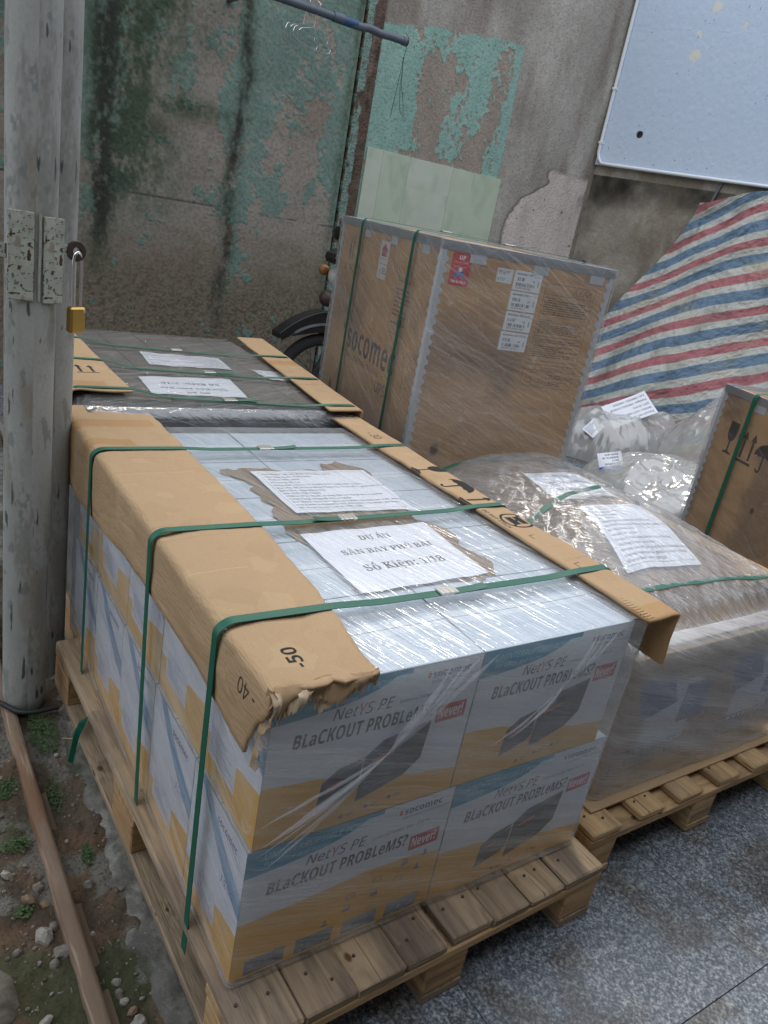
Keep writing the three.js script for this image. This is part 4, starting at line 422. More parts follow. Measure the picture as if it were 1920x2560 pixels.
// ------------------------------------------------------------------ paper sheets
const paperTex = (draw, w = 760, h = 540) => ctex(w, h, (g, W, H) => { g.fillStyle = '#eeeff5'; g.fillRect(0, 0, W, H); g.fillStyle = '#0a0a10'; draw(g, W, H); });
const project = (n) => paperTex((g, W) => { g.font = 'bold 58px serif'; vtext(g, 'DỰ ÁN', W / 2, 108, 58, 'center'); g.font = 'bold 60px serif'; vtext(g, 'SÂN BAY PHÚ BÀI', W / 2, 232, 60, 'center'); g.font = 'bold 76px serif'; vtext(g, 'Số Kiện: ' + n, W / 2, 382, 76, 'center'); });
const infoLines = ['Sản Phẩm: Bộ lưu điện Socomec, Java', 'Nhà Sản Xuất: SOCOMEC', 'Model: NPE-0850', 'Số lượng: 36 Cái', 'Nhập Bởi: CÔNG TY TNHH MTV ANH DUY LONG', 'Địa Chỉ: Số 10/14 Đường Đặng Văn Trơn, KP2, phường Tân Hiệp, thành phố', 'Biên Hòa, tỉnh Đồng Nai', 'Sản Xuất Tại: China', 'Thông số kỹ thuật, hướng dẫn sử dụng: in trong hộp', 'Công Dụng: Dùng để lưu trữ điện', 'Bảo Hành: theo thời gian quy định của nhà sản xuất. Bảo quản thiết bị', 'trong môi trường khô ráo, điều kiện vận hành phù hợp', 'Hỗ trợ kỹ thuật: (+84 8) 3889 1220'];
const info = (lines) => paperTex((g, W, H) => { g.strokeStyle = '#14141a'; g.lineWidth = 2; g.strokeRect(34, 26, W - 68, H - 60); lines.forEach((s, i) => { g.font = 'bold 24px serif'; vtext(g, s, 48 + (i % 3) * 2, 56 + i * 36, 23); }); });
const tInfo = info(infoLines), tInfoC = info(infoLines.map((s) => s.replace('điện Socomec, Java', 'lưu điện').replace('Model: NPE-0850', 'Model: ITY3-TW060B').replace('China', 'Việt Nam')));
const pap = (t) => new THREE.MeshPhysicalMaterial({ map: t, roughness: 0.75, side: THREE.DoubleSide });
// corners: far-left, far-right, near-right, near-left; hgt lifts the sheet
function paper(label, [a, b, c, d], tex, hgt, group, flip = false) { const g = sheet(44, 34, (u, v) => { const top = [mix(a[0], b[0], u), mix(a[1], b[1], u)], bot = [mix(d[0], c[0], u), mix(d[1], c[1], u)], x = mix(top[0], bot[0], v), z = mix(top[1], bot[1], v); return [x, hgt(x, z, u, v), z, flip ? 1 - u : u, flip ? v : 1 - v]; }); return single('paper_sheet', label, 'paper', g, pap(tex), null, null, group); }
const crinkle = (y, k, a = 0.0022) => (x, z, u, v) => y + a * (fbm(x * 11 + k, z * 9, 3)) + 0.002 * Math.abs(Math.sin(u * 9 + v * 3 + k)) * ss(0.3, 0, Math.min(u, 1 - u, v, 1 - v));
paper('white sheet of small printed text under film on the printed cartons', [[0.325, -0.842], [0.645, -0.83], [0.638, -0.568], [0.325, -0.584]], tInfo, crinkle(0.7265, 1), 'paper sheets on the loads');
paper('white sheet numbered 1/18 under film on the printed cartons', [[0.282, -0.482], [0.608, -0.492], [0.596, -0.238], [0.28, -0.226]], project('1/18'), crinkle(0.7265, 2), 'paper sheets on the loads');
// brown kraft backing the sheets were taped to
reseed(12); single('kraft_sheet', 'crumpled brown kraft paper under the sheets on the printed cartons', 'paper', sheet(50, 50, (u, v) => { const x = mix(0.285, 0.635, u) + 0.09 * (fbm(u * 2, v * 9, 4) - 0.5), z = mix(-0.88, -0.24, v) + 0.1 * (fbm(u * 7 + 9, v * 2, 4) - 0.5); return [x, 0.7228 + 0.0028 * fbm(x * 20, z * 20, 3), z, u * 0.4, v * 0.7]; }), std({ map: tCard, roughness: 0.9, color: lin(0.62, 0.58, 0.54) }));
// ------------------------------------------------------------------ second load: dark flat top, by the posts
{ const x0 = 0.035, x1 = 0.865, z0 = -1.255, z1 = -2.33, top = 0.748; reseed(90);
  const tDark = dtex(512, 512, (u, v) => { const n = fbm(u * 5, v * 4, 5), g = vn(u * 20, v * 200); return mix3(mix3([106, 90, 76], [70, 62, 58], n * 1.2), [124, 108, 92], g * 0.3); }); metric(tDark, 0.8, 0.8);
  const mTopB = std({ map: tDark, roughness: 0.6 }), mBlack = std({ color: lin(0.03, 0.033, 0.037), roughness: 0.45 });
  const t = thing('wrapped_crate', 'dark flat-topped crate in film between the posts and the printed cartons', 'crate', [x0, 0.1455, z1]);
  const w = x1 - x0, d = z0 - z1, h = top - 0.1455; part(t, 'carton_body', cbox(w, h - 0.06, d, 0.004, 2), mBlack, [w / 2, (h - 0.06) / 2, d / 2]);
  for (let k = 0; k < 6; k++) { const a = w / 6; part(t, 'lid_board', cbox(a - 0.003, 0.022, d - 0.13, 0.002, 2, R(0, 3), R(0, 3)), mTopB, [a * (k + 0.5), h - 0.012, (d - 0.13) / 2]); } part(t, 'lid_frame', cbox(w - 0.004, 0.034, d - 0.008, 0.002), mBlack, [w / 2, h - 0.042, d / 2]);
  part(t, 'lid_edge', cbox(w, 0.026, 0.125, 0.011, 0), std({ color: lin(0.035, 0.04, 0.045), roughness: 0.35 }), [w / 2, h - 0.0135, d - 0.0645]);
  const f = thing('stretch_film', 'shiny stretch film drawn tight over the dark flat-topped crate', 'film', [0, 0, 0], 0, 'stretch film on the loads');
  part(f, 'side_wrap', skirt(x0 - 0.008, x1 + 0.008, z0 + 0.012, z1 - 0.008, 0.15, top + 0.009, 0.012, 40, 0.004, null, 0.035), film(filmMid, 0.96, 0.1, 0.004)); part(f, 'top_wrap', lid(x0 + 0.026, x1 - 0.026, z0 - 0.022, z1 + 0.026, top + 0.0088, 0.003, 60, 60), film(filmMid, 0.975, 0.1, 0.002));
  // protectors
  const p1 = protector([...span([x0 - 0.016, 0.66], [x0 - 0.017, 0.75], 5), ...arcPts(x0, 0.756, 0.017, Math.PI, Math.PI / 2, 5), ...span([x0 + 0.01, 0.774], [0.19, 0.7725], 8), [0.19, 0.7725]], (s) => -1.372 - 0.02 * (fbm(s * 14, 3, 2)), () => -2.28, 0.006, 50, 0.003);
  part(thing('edge_protector', 'brown cardboard edge protector on the post side of the dark crate', 'cardboard', [0, 0, 0], 0, 'cardboard edge protectors'), 'board', p1.geo, cardMat(p1.tot, p1.L, (g) => { turned(g, 0.2, 0.24, 0, () => pict(g, 'arrows', 0.09)); g.fillStyle = '#17140f'; turned(g, 0.27, 0.25, 0, () => word(g, 'DO NOT', 0.012)); g.fillStyle = 'rgba(150,104,52,.4)'; tape(g, 0.02, 0.05, 0.2, 0.05); }));
  const p2 = protector([[0.884, 0.66], [0.885, 0.72], [0.886, 0.762], ...arcPts(0.877, 0.763, 0.009, 0, Math.PI / 2, 3), ...span([0.87, 0.772], [0.762, 0.771], 8), [0.762, 0.771]].reverse(), () => -1.24, () => -2.3, 0.006, 60, 0.002); { const p = p2.geo.attributes.position; for (let i = 0; i < p.count; i++) p.setX(i, p.getX(i) + 0.115 * (-1.24 - p.getZ(i))); }
  part(thing('edge_protector', 'creased plain cardboard edge protector on the dark crate, facing the tall crate', 'cardboard', [0, 0, 0], 0, 'cardboard edge protectors'), 'board', p2.geo, cardMat(p2.tot, p2.L, (g) => { g.strokeStyle = 'rgba(90,60,30,.6)'; g.lineWidth = 0.003; for (const z of [0.3, 0.62]) { g.beginPath(); g.moveTo(0, cardL - z); g.lineTo(0.12, cardL - z - 0.01); g.stroke(); } g.fillStyle = 'rgba(150,104,52,.4)'; tape(g, 0, 0.58, 0.13, 0.07); }));
  const over = (zl, zr) => [[x0 - 0.026, 0.1, zl], [x0 - 0.024, 0.74, zl], [x0 - 0.006, 0.7765, zl], [0.19, 0.776, zl], [0.28, 0.7625, mix(zl, zr, 0.3)], [0.7, 0.7625, mix(zl, zr, 0.8)], [0.79 + 0.115 * (-1.24 - zr), 0.7755, zr], [0.875 + 0.115 * (-1.24 - zr), 0.7755, zr], [0.895 + 0.115 * (-1.24 - zr), 0.75, zr], [0.89, 0.12, zr]];
  strap('green strap on the dark crate, nearest the printed cartons', over(-1.402, -1.285), [0, 0, 1], SW, [[0.47, 0.7655, -1.345, 0, 1]]); strap('green strap on the dark crate, middle one of three', over(-1.74, -1.62), [0, 0, 1], SW, [[0.53, 0.7655, -1.68, 0, 1]]); strap('green strap on the dark crate, nearest the old wall', over(-2.06, -1.95), [0, 0, 1], SW, [[0.52, 0.7655, -2.0, 0, 0]]);
  paper('white sheet numbered 2/18 lying upside down on the dark crate', [[0.279, -1.642], [0.593, -1.649], [0.562, -1.42], [0.263, -1.44]], project('2/18'), crinkle(0.7495, 3), 'paper sheets on the loads', true);
  paper('white sheet of fine print on the dark crate, beyond the 2/18 sheet', [[0.383, -1.993], [0.669, -1.959], [0.658, -1.79], [0.366, -1.804]], tInfo, crinkle(0.7495, 4), 'paper sheets on the loads', true);
  paper('small white label on the dark crate by the creased cardboard', [[0.74, -1.8], [0.84, -1.79], [0.85, -1.66], [0.75, -1.67]], tInfoC, crinkle(0.7495, 5), 'paper sheets on the loads', true);
}
// ------------------------------------------------------------------ third load: bulging under glossy film
const domeC = (x, z) => 0.088 * Math.exp(-(((x - 1.37) / 0.27) ** 4)) * ss(-1.16, -0.97, z) * ss(-0.14, -0.52, z) + 0.03 * ss(-1.14, -1.0, z) * ss(-0.09, -0.24, z);
{ const x0 = 0.962, x1 = 1.735, z0 = -0.078, z1 = -1.15, y0 = 0.152, top = 0.548; reseed(95);
  const tBlueBox = ctex(700, 720, (g, W, H) => { cardNoise(g, W, H, [150, 120, 88]); g.fillStyle = '#c8cdd8'; g.fillRect(W * 0.3, H * 0.25, W * 0.5, H * 0.5); g.fillStyle = '#2f4f86'; g.beginPath(); g.moveTo(W * 0.12, H * 0.2); g.lineTo(W * 0.45, H * 0.16); g.lineTo(W * 0.6, H * 0.42); g.lineTo(W * 0.25, H * 0.5); g.fill(); g.fillRect(W * 0.66, H * 0.3, W * 0.28, H * 0.3); g.fillStyle = '#22365c'; g.font = 'bold 110px sans-serif'; g.fillText('HAWK', W * 0.22, H * 0.84); g.strokeStyle = '#2c4470'; g.lineWidth = 8; g.strokeRect(W * 0.1, H * 0.72, W * 0.62, H * 0.16); });
  const mB = std({ map: tBlueBox, roughness: 0.7 }), gB = new THREE.BoxGeometry((x1 - x0) / 2 - 0.003, top - y0 - 0.012, (z0 - z1) / 3 - 0.003);
  for (let i = 0; i < 2; i++) for (let k = 0; k < 3; k++) single('brown_carton', k === 0 ? ['brown carton with blue print in the bulging load, beside the printed cartons', 'brown carton with blue print in the bulging load, away from the printed cartons'][i] : 'brown carton inside the bulging load, behind the blue-printed front', 'carton', gB, [mB, mB, mCard, mCard, mB, mCard], [x0 + (x1 - x0) * (i + 0.5) / 2, (y0 + top) / 2, z0 - (z0 - z1) * (k + 0.5) / 3], null, 'brown cartons in the bulging load');
  single('cardboard_liner', 'thin brown cardboard sheet between the pale pallet and the bulging load', 'cardboard', cbox(0.85, 0.005, 1.14, 0.001, 0), mCard, [1.355, 0.147, -0.612]);
  const tHump = dtex(512, 512, (u, v) => { const n = fbm(u * 6, v * 6, 5), g = vn(u * 120, v * 14); return mix3(mix3([150, 124, 98], [104, 86, 70], n * 1.2), [164, 140, 112], g * 0.35); }); metric(tHump, 0.9, 0.9);
  single('kraft_bundle', 'domed brown kraft bundle bulging on top of the third load', 'bundle', sheet(60, 70, (u, v) => { const x = mix(x0 + 0.02, x1 - 0.02, u), z = mix(z0 - 0.02, z1 + 0.02, v), e = ss(0, 0.03, Math.min(u, 1 - u, v, 1 - v)); return [x, top + 0.002 + e * (domeC(x, z) + 0.016 * fbm(x * 7, z * 7, 3)), z, x, z]; }), std({ map: tHump, roughness: 0.8 }));
  const f = thing('stretch_film', 'glossy crinkled stretch film tented over the bulging load', 'film', [0, 0, 0], 0, 'stretch film on the loads');
  part(f, 'side_wrap', skirt(x0 - 0.012, x1 + 0.012, z0 + 0.014, z1 - 0.012, 0.152, top + 0.026, 0.03, 30, 0.007, null, 0.05), film(filmSide, 0.8, 0.22, 0.002));
  part(f, 'top_wrap', sheet(110, 130, (u, v) => { const x = mix(x0 + 0.03, x1 - 0.03, u), z = mix(z0 - 0.03, z1 + 0.03, v), e = ss(0, 0.05, Math.min(u, 1 - u, v, 1 - v)); const r = 1 - Math.abs(2 * fbm(x * 26 + z * 8, z * 9 - x * 5, 3) - 1); return [x, top + 0.024 + e * (domeC(x, z) + 0.006 + 0.016 * fbm(x * 7, z * 7, 3) + 0.007 * r * r), z, x, -z]; }), mFilmWild);
  const lift = (o) => (x, z, u, v) => top + o + domeC(x, z) + 0.006 + 0.016 * fbm(x * 7, z * 7, 3);
  paper('white sheet with airport project heading on the bulging load', [[1.285, -0.87], [1.57, -0.872], [1.54, -0.665], [1.24, -0.66]], project('3/18'), lift(0.004), 'paper sheets on the loads');
  paper('white sheet of small text on the bulging load, below its strap', [[1.262, -0.6], [1.532, -0.6], [1.455, -0.29], [1.172, -0.315]], tInfoC, lift(0.004), 'paper sheets on the loads');
  const ov = (zl, zr) => { const pts = [[x0 - 0.016, 0.12, zl], [x0 - 0.016, 0.54, zl]]; for (let k = 0; k <= 16; k++) { const x = mix(x0 + 0.01, x1 - 0.01, k / 16), z = mix(zl, zr, k / 16); pts.push([x, top + 0.034 + domeC(x, z) + 0.016 * fbm(x * 7, z * 7, 3), z]); } pts.push([x1 + 0.016, 0.545, zr], [x1 + 0.018, 0.12, zr]); return pts; };
  strap('green strap over the bulging load, between its two sheets', ov(-0.59, -0.74), [0, 0, 1], SW, []); strap('green strap over the bulging load, on its low front part', ov(-0.235, -0.2), [0, 0, 1], SW, []); strap('green strap over the bulging load, at the end by the tall crate', ov(-1.05, -1.06), [0, 0, 1], SW, []);
  const pc = protector([[1.768, 0.45], [1.769, 0.5], [1.77, 0.588], ...arcPts(1.761, 0.588, 0.009, 0, Math.PI / 2, 3), ...span([1.757, 0.597], [1.632, 0.5985], 8), [1.632, 0.5985]].reverse(), () => -0.09, () => -1.1, 0.006, 50, 0.003);
  part(thing('edge_protector', 'brown cardboard edge protector on the bulging load, facing the crate with pictograms', 'cardboard', [0, 0, 0], 0, 'cardboard edge protectors'), 'board', pc.geo, cardMat(pc.tot, pc.L, (g) => { g.fillStyle = 'rgba(150,104,52,.4)'; tape(g, 0, 0.2, 0.26, 0.06); }));
  single('cardboard_flap', 'short brown cardboard flap at the far end of the bulging load', 'cardboard', sheet(16, 8, (u, v) => [1.44 + u * 0.26, 0.6 + domeC(1.44 + u * 0.26, -1.1) * 0.3 + 0.006 * Math.sin(u * 8), -1.06 - v * 0.1, u * 0.26, v * 0.1]), mCard);
}
// ------------------------------------------------------------------ plywood crates with steel edges
const tPly = woodTex(1024, 1024, [204, 162, 112], [160, 114, 68], 7, 53, true), tPly2 = woodTex(512, 512, [198, 158, 110], [154, 112, 72], 3, 88, true);
function plyPanel(W, H, draw, k) { const ppm = 1000, src = k ? tPly2 : tPly, n = src.image.width, cw = Math.round(W * ppm), ch = Math.round(H * ppm); return ctex(cw, ch, (g) => { const im = g.createImageData(cw, ch), d = src.image.data, sc = k ? 0.55 : 0.8; for (let j = 0; j < ch; j++) for (let i = 0; i < cw; i++) { const a = Math.floor(i * sc) % n, b = Math.floor(j * sc) % n, s = (b * n + a) * 4, q = (j * cw + i) * 4; im.data[q] = d[s]; im.data[q + 1] = d[s + 1]; im.data[q + 2] = d[s + 2]; im.data[q + 3] = 255; } g.putImageData(im, 0, 0); g.save(); g.scale(ppm, ppm); draw?.(g, W, H); g.restore(); }); }
function scallop(L, w, pitch, r, m = 1) { const s = new THREE.Shape(); s.moveTo(0, 0); s.lineTo(m * w, 0); for (let y = pitch / 2; y < L - pitch / 2; y += pitch) for (let a = -4; a <= 4; a++) s.lineTo(m * (w + r * Math.cos(a / 4 * Math.PI / 2)), y + r * Math.sin(a / 4 * Math.PI / 2)); s.lineTo(m * w, L); s.lineTo(0, L); s.closePath(); return new THREE.ExtrudeGeometry(s, { depth: 0.0014, bevelEnabled: false, curveSegments: 5 }); }
const mTabs = std({ color: lin(0.52, 0.54, 0.56), roughness: 0.5, metalness: 0.15 });
function crate(label, [x, z], yaw, w, d, h, frontTex, leftTex) { // origin at the front left foot; local -z runs back
  const t = thing('plywood_crate', label, 'crate', [x, 0, z], -yaw, 'steel-edged plywood crates'), b = 0.1, ply = std({ map: tPly2, roughness: 0.7 });
  for (const k of [0.08, 0.5, 0.92]) part(t, 'bearer', cbox(0.09, b - 0.003, d, 0.003, 2, R(0, 3), R(0, 3)), woods[0], [w * k, b / 2, -d / 2]);
  const H = h - b - 0.02, face = (tex) => tex ? std({ map: tex, roughness: 0.62 }) : ply;
  const pl = (W2, tex) => new THREE.BoxGeometry(W2, H, 0.012), mats = (tex) => [ply, ply, ply, ply, face(tex), ply];
  part(t, 'front_panel', pl(w), mats(frontTex), [w / 2, b + H / 2, -0.006]); part(t, 'back_panel', pl(w), mats(null), [w / 2, b + H / 2, -d + 0.006], [0, Math.PI, 0]);
  part(t, 'left_panel', pl(d - 0.026), mats(leftTex), [0.006, b + H / 2, -d / 2], [0, -Math.PI / 2, 0]); part(t, 'right_panel', pl(d - 0.026), mats(null), [w - 0.006, b + H / 2, -d / 2], [0, Math.PI / 2, 0]);
  part(t, 'lid', cbox(w + 0.004, 0.014, d + 0.004, 0.002, 2), ply, [w / 2, h - 0.012, -d / 2]);
  const gv = scallop(H, 0.017, 0.033, 0.0105), gm = scallop(H, 0.017, 0.033, 0.0105, -1);
  const strip = (name, g, p, r) => part(t, name, g, mTabs, p, r);
  strip('steel_edge', gv.clone(), [-0.002, b, 0.0008]); strip('steel_edge', gm, [w + 0.002, b, 0.0008]);
  strip('steel_edge', gv.clone(), [-0.0008, b, -d - 0.002], [0, -Math.PI / 2, 0]); strip('steel_edge', gm, [-0.0008, b, 0.002], [0, -Math.PI / 2, 0]);
  for (const [gx, gz, gw, gd] of [[w / 2, 0.002, w + 0.006, 0.004], [w / 2, -d - 0.002, w + 0.006, 0.004]]) part(t, 'steel_rim', cbox(gw, 0.03, gd, 0.001), mSteel, [gx, h - 0.0125, gz]); for (const gx of [-0.0032, w + 0.0032]) part(t, 'steel_rim', cbox(0.0036, 0.03, d + 0.008, 0.001), mSteel, [gx, h - 0.0125, -d / 2]);
  for (const [gx, gz, gw, gd] of [[w / 2, -0.009, w, 0.022], [w / 2, -d + 0.009, w, 0.022]]) part(t, 'steel_rim', cbox(gw, 0.002, gd, 0.0005), mSteel, [gx, h - 0.003, gz]); for (const gx of [0.009, w - 0.009]) part(t, 'steel_rim', cbox(0.022, 0.002, d - 0.044, 0.0005), mSteel, [gx, h - 0.003, -d / 2]);
  for (const gx of [0.13, 0.37, 0.6]) if (gx < w) part(t, 'steel_tab', cbox(0.06, 0.03, 0.0016, 0.0004), mTabs, [gx, h - 0.041, 0.0014]);
  for (const gz of [0.12, 0.4, 0.68]) part(t, 'steel_tab', cbox(0.0016, 0.03, 0.06, 0.0004), mTabs, [-0.0014, h - 0.041, -gz]);
  return t;
}
const lines = (g, x0, x1, y0, y1, n, col = 'rgba(30,24,18,.8)') => { g.fillStyle = col; for (let i = 0; i < n; i++) { const y = mix(y0, y1, i / n); if (hash(i, n) < 0.12) continue; const long = rnd() < 0.75 ? R(0.8, 1) : R(0.2, 0.6); let x = x0; while (x < mix(x0, x1, long)) { const w = R(0.006, 0.02); g.fillRect(x, y, w, (y1 - y0) / n * 0.42); x += w + 0.003; } } };
reseed(120); const DX = 1.0771, DZ = -1.2422, DY = 0.1963, DW = 0.666, DD = 0.986, DH = 1.327;
{ const b = 0.1, H = DH - b - 0.02, Y = (y) => H - (y - b);
  const fr = plyPanel(DW, H, (g) => { g.strokeStyle = 'rgba(40,30,20,.7)'; g.lineWidth = 0.0014; g.strokeRect(0.405, Y(1.25), 0.205, 0.26); g.strokeRect(0.395, Y(0.977), 0.212, 0.08); for (const y of [1.215, 1.195, 1.13, 1.075]) { g.beginPath(); g.moveTo(0.405, Y(y)); g.lineTo(0.61, Y(y)); g.stroke(); } lines(g, 0.412, 0.6, Y(1.205), Y(1.145), 8); lines(g, 0.412, 0.6, Y(1.125), Y(1.082), 8); lines(g, 0.412, 0.6, Y(1.065), Y(1.0), 9); g.beginPath(); g.moveTo(0.395, Y(0.957)); g.lineTo(0.607, Y(0.957)); g.moveTo(0.497, Y(0.957)); g.lineTo(0.497, Y(0.897)); g.stroke(); g.fillStyle = 'rgba(30,24,18,.85)'; g.save(); g.translate(0.46, Y(0.961)); word(g, 'CAUTION IF DAMAGED', 0.0105, ''); g.restore(); lines(g, 0.505, 0.6, Y(0.944), Y(0.903), 7); for (const [x, y] of [[0.44, 0.97], [0.478, 0.935]]) { g.beginPath(); g.moveTo(x - 0.012, Y(y - 0.022)); g.lineTo(x, Y(y)); g.lineTo(x + 0.012, Y(y - 0.022)); g.closePath(); g.stroke(); } g.strokeRect(0.41, Y(0.93), 0.025, 0.018); g.save(); g.translate(0.4, Y(0.901)); word(g, 'Delivery to NOT commence', 0.006, 'bold'); g.restore(); g.lineWidth = 0.002; for (let i = 0; i < 4; i++) { g.beginPath(); g.moveTo(0.52 + i * 0.02, Y(1.222)); g.lineTo(0.53 + i * 0.02, Y(1.24)); g.lineTo(0.536 + i * 0.02, Y(1.222)); g.stroke(); } });
  // left panel seen from outside: canvas x runs from the far end to the near end
  const X = (back) => DD - 0.013 - back; const lf = plyPanel(DD - 0.026, H, (g) => { g.fillStyle = 'rgba(38,40,52,.86)'; g.save(); g.translate(X(0.735), Y(0.835)); g.scale(1, 1.15); word(g, 'socomec', 0.125, 'bold'); g.restore(); g.fillRect(X(0.79), Y(0.92), 0.035, 0.022); g.fillRect(X(0.775), Y(0.895), 0.02, 0.03); g.save(); g.translate(X(0.71), Y(0.80)); word(g, 'Innovative Power Solutions', 0.03, ''); g.restore(); g.save(); g.translate(X(0.36), Y(0.745)); word(g, 'UPS', 0.06, ''); g.restore(); g.fillStyle = 'rgba(38,34,30,.7)'; g.save(); g.translate(X(0.9), Y(1.125)); word(g, 'MADE IN ITALY', 0.036, ''); g.restore(); g.fillStyle = 'rgba(38,40,52,.7)'; g.fillRect(X(0.86), Y(1.24), 0.012, 0.07); g.fillRect(X(0.83), Y(1.24), 0.012, 0.07); g.fillRect(X(0.775), Y(1.25), 0.03, 0.1); g.strokeStyle = 'rgba(30,24,18,.7)'; g.lineWidth = 0.0016; g.strokeRect(X(0.32), Y(1.17), 0.15, 0.19); lines(g, X(0.31), X(0.18), Y(1.165), Y(0.99), 12, 'rgba(30,24,18,.6)'); });
  const t = crate('tall plywood crate with steel edges, red tilt sticker and barcode labels', [DX, DZ], DY, DW, DD, DH, fr, lf);
  // stickers
  const stick = (w, h, draw) => std({ roughness: 0.5, map: ctex(Math.round(w * 3000), Math.round(h * 3000), (g, W, H2) => { g.save(); g.scale(3000, 3000); draw(g, w, h); g.restore(); }) });
  const at = (name, w, h, x, y, mat, onLeft, tilt = 0) => part(t, name, new THREE.BoxGeometry(w, h, 0.0006), mat, onLeft ? [-0.0006, y, -x] : [x, y, 0.0005], onLeft ? [0, -Math.PI / 2, tilt] : [0, 0, tilt]);
  at('tilt_sticker', 0.07, 0.1, 0.074, 1.246, stick(0.07, 0.1, (g, w, h) => { g.fillStyle = '#c8202c'; g.fillRect(0, 0, w, h); g.fillStyle = '#fff'; g.textAlign = 'center'; g.save(); g.translate(w / 2, 0.02); word(g, 'UP', 0.018); g.restore(); g.save(); g.translate(w / 2, 0.092); word(g, 'TIP-N-TELL', 0.0105); g.restore(); g.textAlign = 'left'; lines(g, 0.008, w - 0.008, 0.028, 0.045, 5, 'rgba(255,255,255,.7)'); g.fillStyle = '#2f6fb0'; g.beginPath(); g.moveTo(w / 2, 0.046); g.lineTo(0.01, 0.074); g.lineTo(0.024, 0.078); g.lineTo(w / 2, 0.064); g.lineTo(w - 0.024, 0.078); g.lineTo(w - 0.01, 0.074); g.fill(); g.fillStyle = '#e8e8ec'; g.beginPath(); g.arc(w / 2, 0.05, 0.007, 0, 7); g.fill(); }), false, 0);
  const lab = (k) => stick(0.108, 0.062, (g, w, h) => { g.fillStyle = '#e8eaec'; g.fillRect(0, 0, w, h); g.fillStyle = '#1c1d22'; g.save(); g.translate(0.008, 0.013); word(g, 'socomec', 0.0105); g.restore(); lines(g, 0.055, 0.1, 0.006, 0.014, 3); for (const [x, y, n, hh] of [[0.012, 0.021, 18, 0.011], [0.012, 0.038, 42, 0.011]]) for (let i = 0; i < n; i++) if (hash(i, k + n) > 0.35) g.fillRect(x + i * 0.0017, y, 0.0011, hh); g.save(); g.translate(0.072, 0.032); word(g, ['16', '21', '35', '25'][k], 0.009); g.restore(); g.save(); g.translate(0.1, 0.044); g.rotate(-Math.PI / 2); word(g, 'APAC', 0.008); g.restore(); lines(g, 0.014, 0.07, 0.052, 0.058, 2); });
  for (const [k, y] of [[0, 1.243], [1, 1.177], [2, 1.11], [3, 1.043]]) at('barcode_label', 0.108, 0.062, 0.329 - (k === 3 ? 0.002 : 0), y, lab(k), false, R(-0.01, 0.01)); at('small_label', 0.06, 0.045, 0.238, 1.25, stick(0.06, 0.045, (g, w, h) => { g.fillStyle = '#dfe1e2'; g.fillRect(0, 0, w, h); lines(g, 0.005, 0.05, 0.006, 0.02, 3); g.fillStyle = '#222'; g.save(); g.translate(0.006, 0.038); word(g, '#137', 0.012, ''); g.restore(); }), false);
  at('house_sticker', 0.088, 0.135, 0.478, 1.208, stick(0.088, 0.135, (g, w, h) => { g.fillStyle = '#d9d4cc'; g.fillRect(0, 0, w, h); g.fillStyle = '#a83440'; g.beginPath(); g.moveTo(w / 2, 0.008); g.lineTo(w - 0.008, 0.034); g.lineTo(w - 0.018, 0.034); g.lineTo(w - 0.018, 0.054); g.lineTo(0.018, 0.054); g.lineTo(0.018, 0.034); g.lineTo(0.008, 0.034); g.fill(); lines(g, 0.008, w - 0.01, 0.062, 0.085, 5); g.fillStyle = '#2a2a2a'; g.save(); g.translate(0.018, 0.125); word(g, '1', 0.034, ''); g.restore(); lines(g, 0.045, w - 0.01, 0.095, 0.118, 3); }), true);
  // film and straps, in the crate's own axes
  const f = thing('stretch_film', 'clear stretch film criss-crossing the tall plywood crate', 'film', [DX, 0, DZ], -DY, 'stretch film on the loads'); part(f, 'side_wrap', skirt(-0.011, DW + 0.011, 0.011, -DD - 0.011, 0.08, DH + 0.004, 0.012, 20, 0.004), mFilmMid); part(f, 'top_wrap', lid(-0.009, DW + 0.009, 0.009, -DD - 0.009, DH + 0.006, 0.002, 30, 40), mFilmThin);
  for (const [back, lb] of [[0.2, 'green strap round the tall crate, nearer its steel corner'], [0.72, 'green strap round the tall crate, nearer the old wall']]) { const s = strap(lb, [[-0.0155, 0.05, -back], [-0.0155, DH - 0.005, -back], [-0.004, DH + 0.0125, -back], [DW + 0.004, DH + 0.0125, -back], [DW + 0.0155, DH - 0.005, -back], [DW + 0.0155, 0.05, -back]], [0, 0, 1], SW, [[DW * 0.52, DH + 0.0155, -back, 0, back < 0.5 ? 1 : 0]], mStrap); s.position.set(DX, 0, DZ); s.rotation.y = -DY; }
}
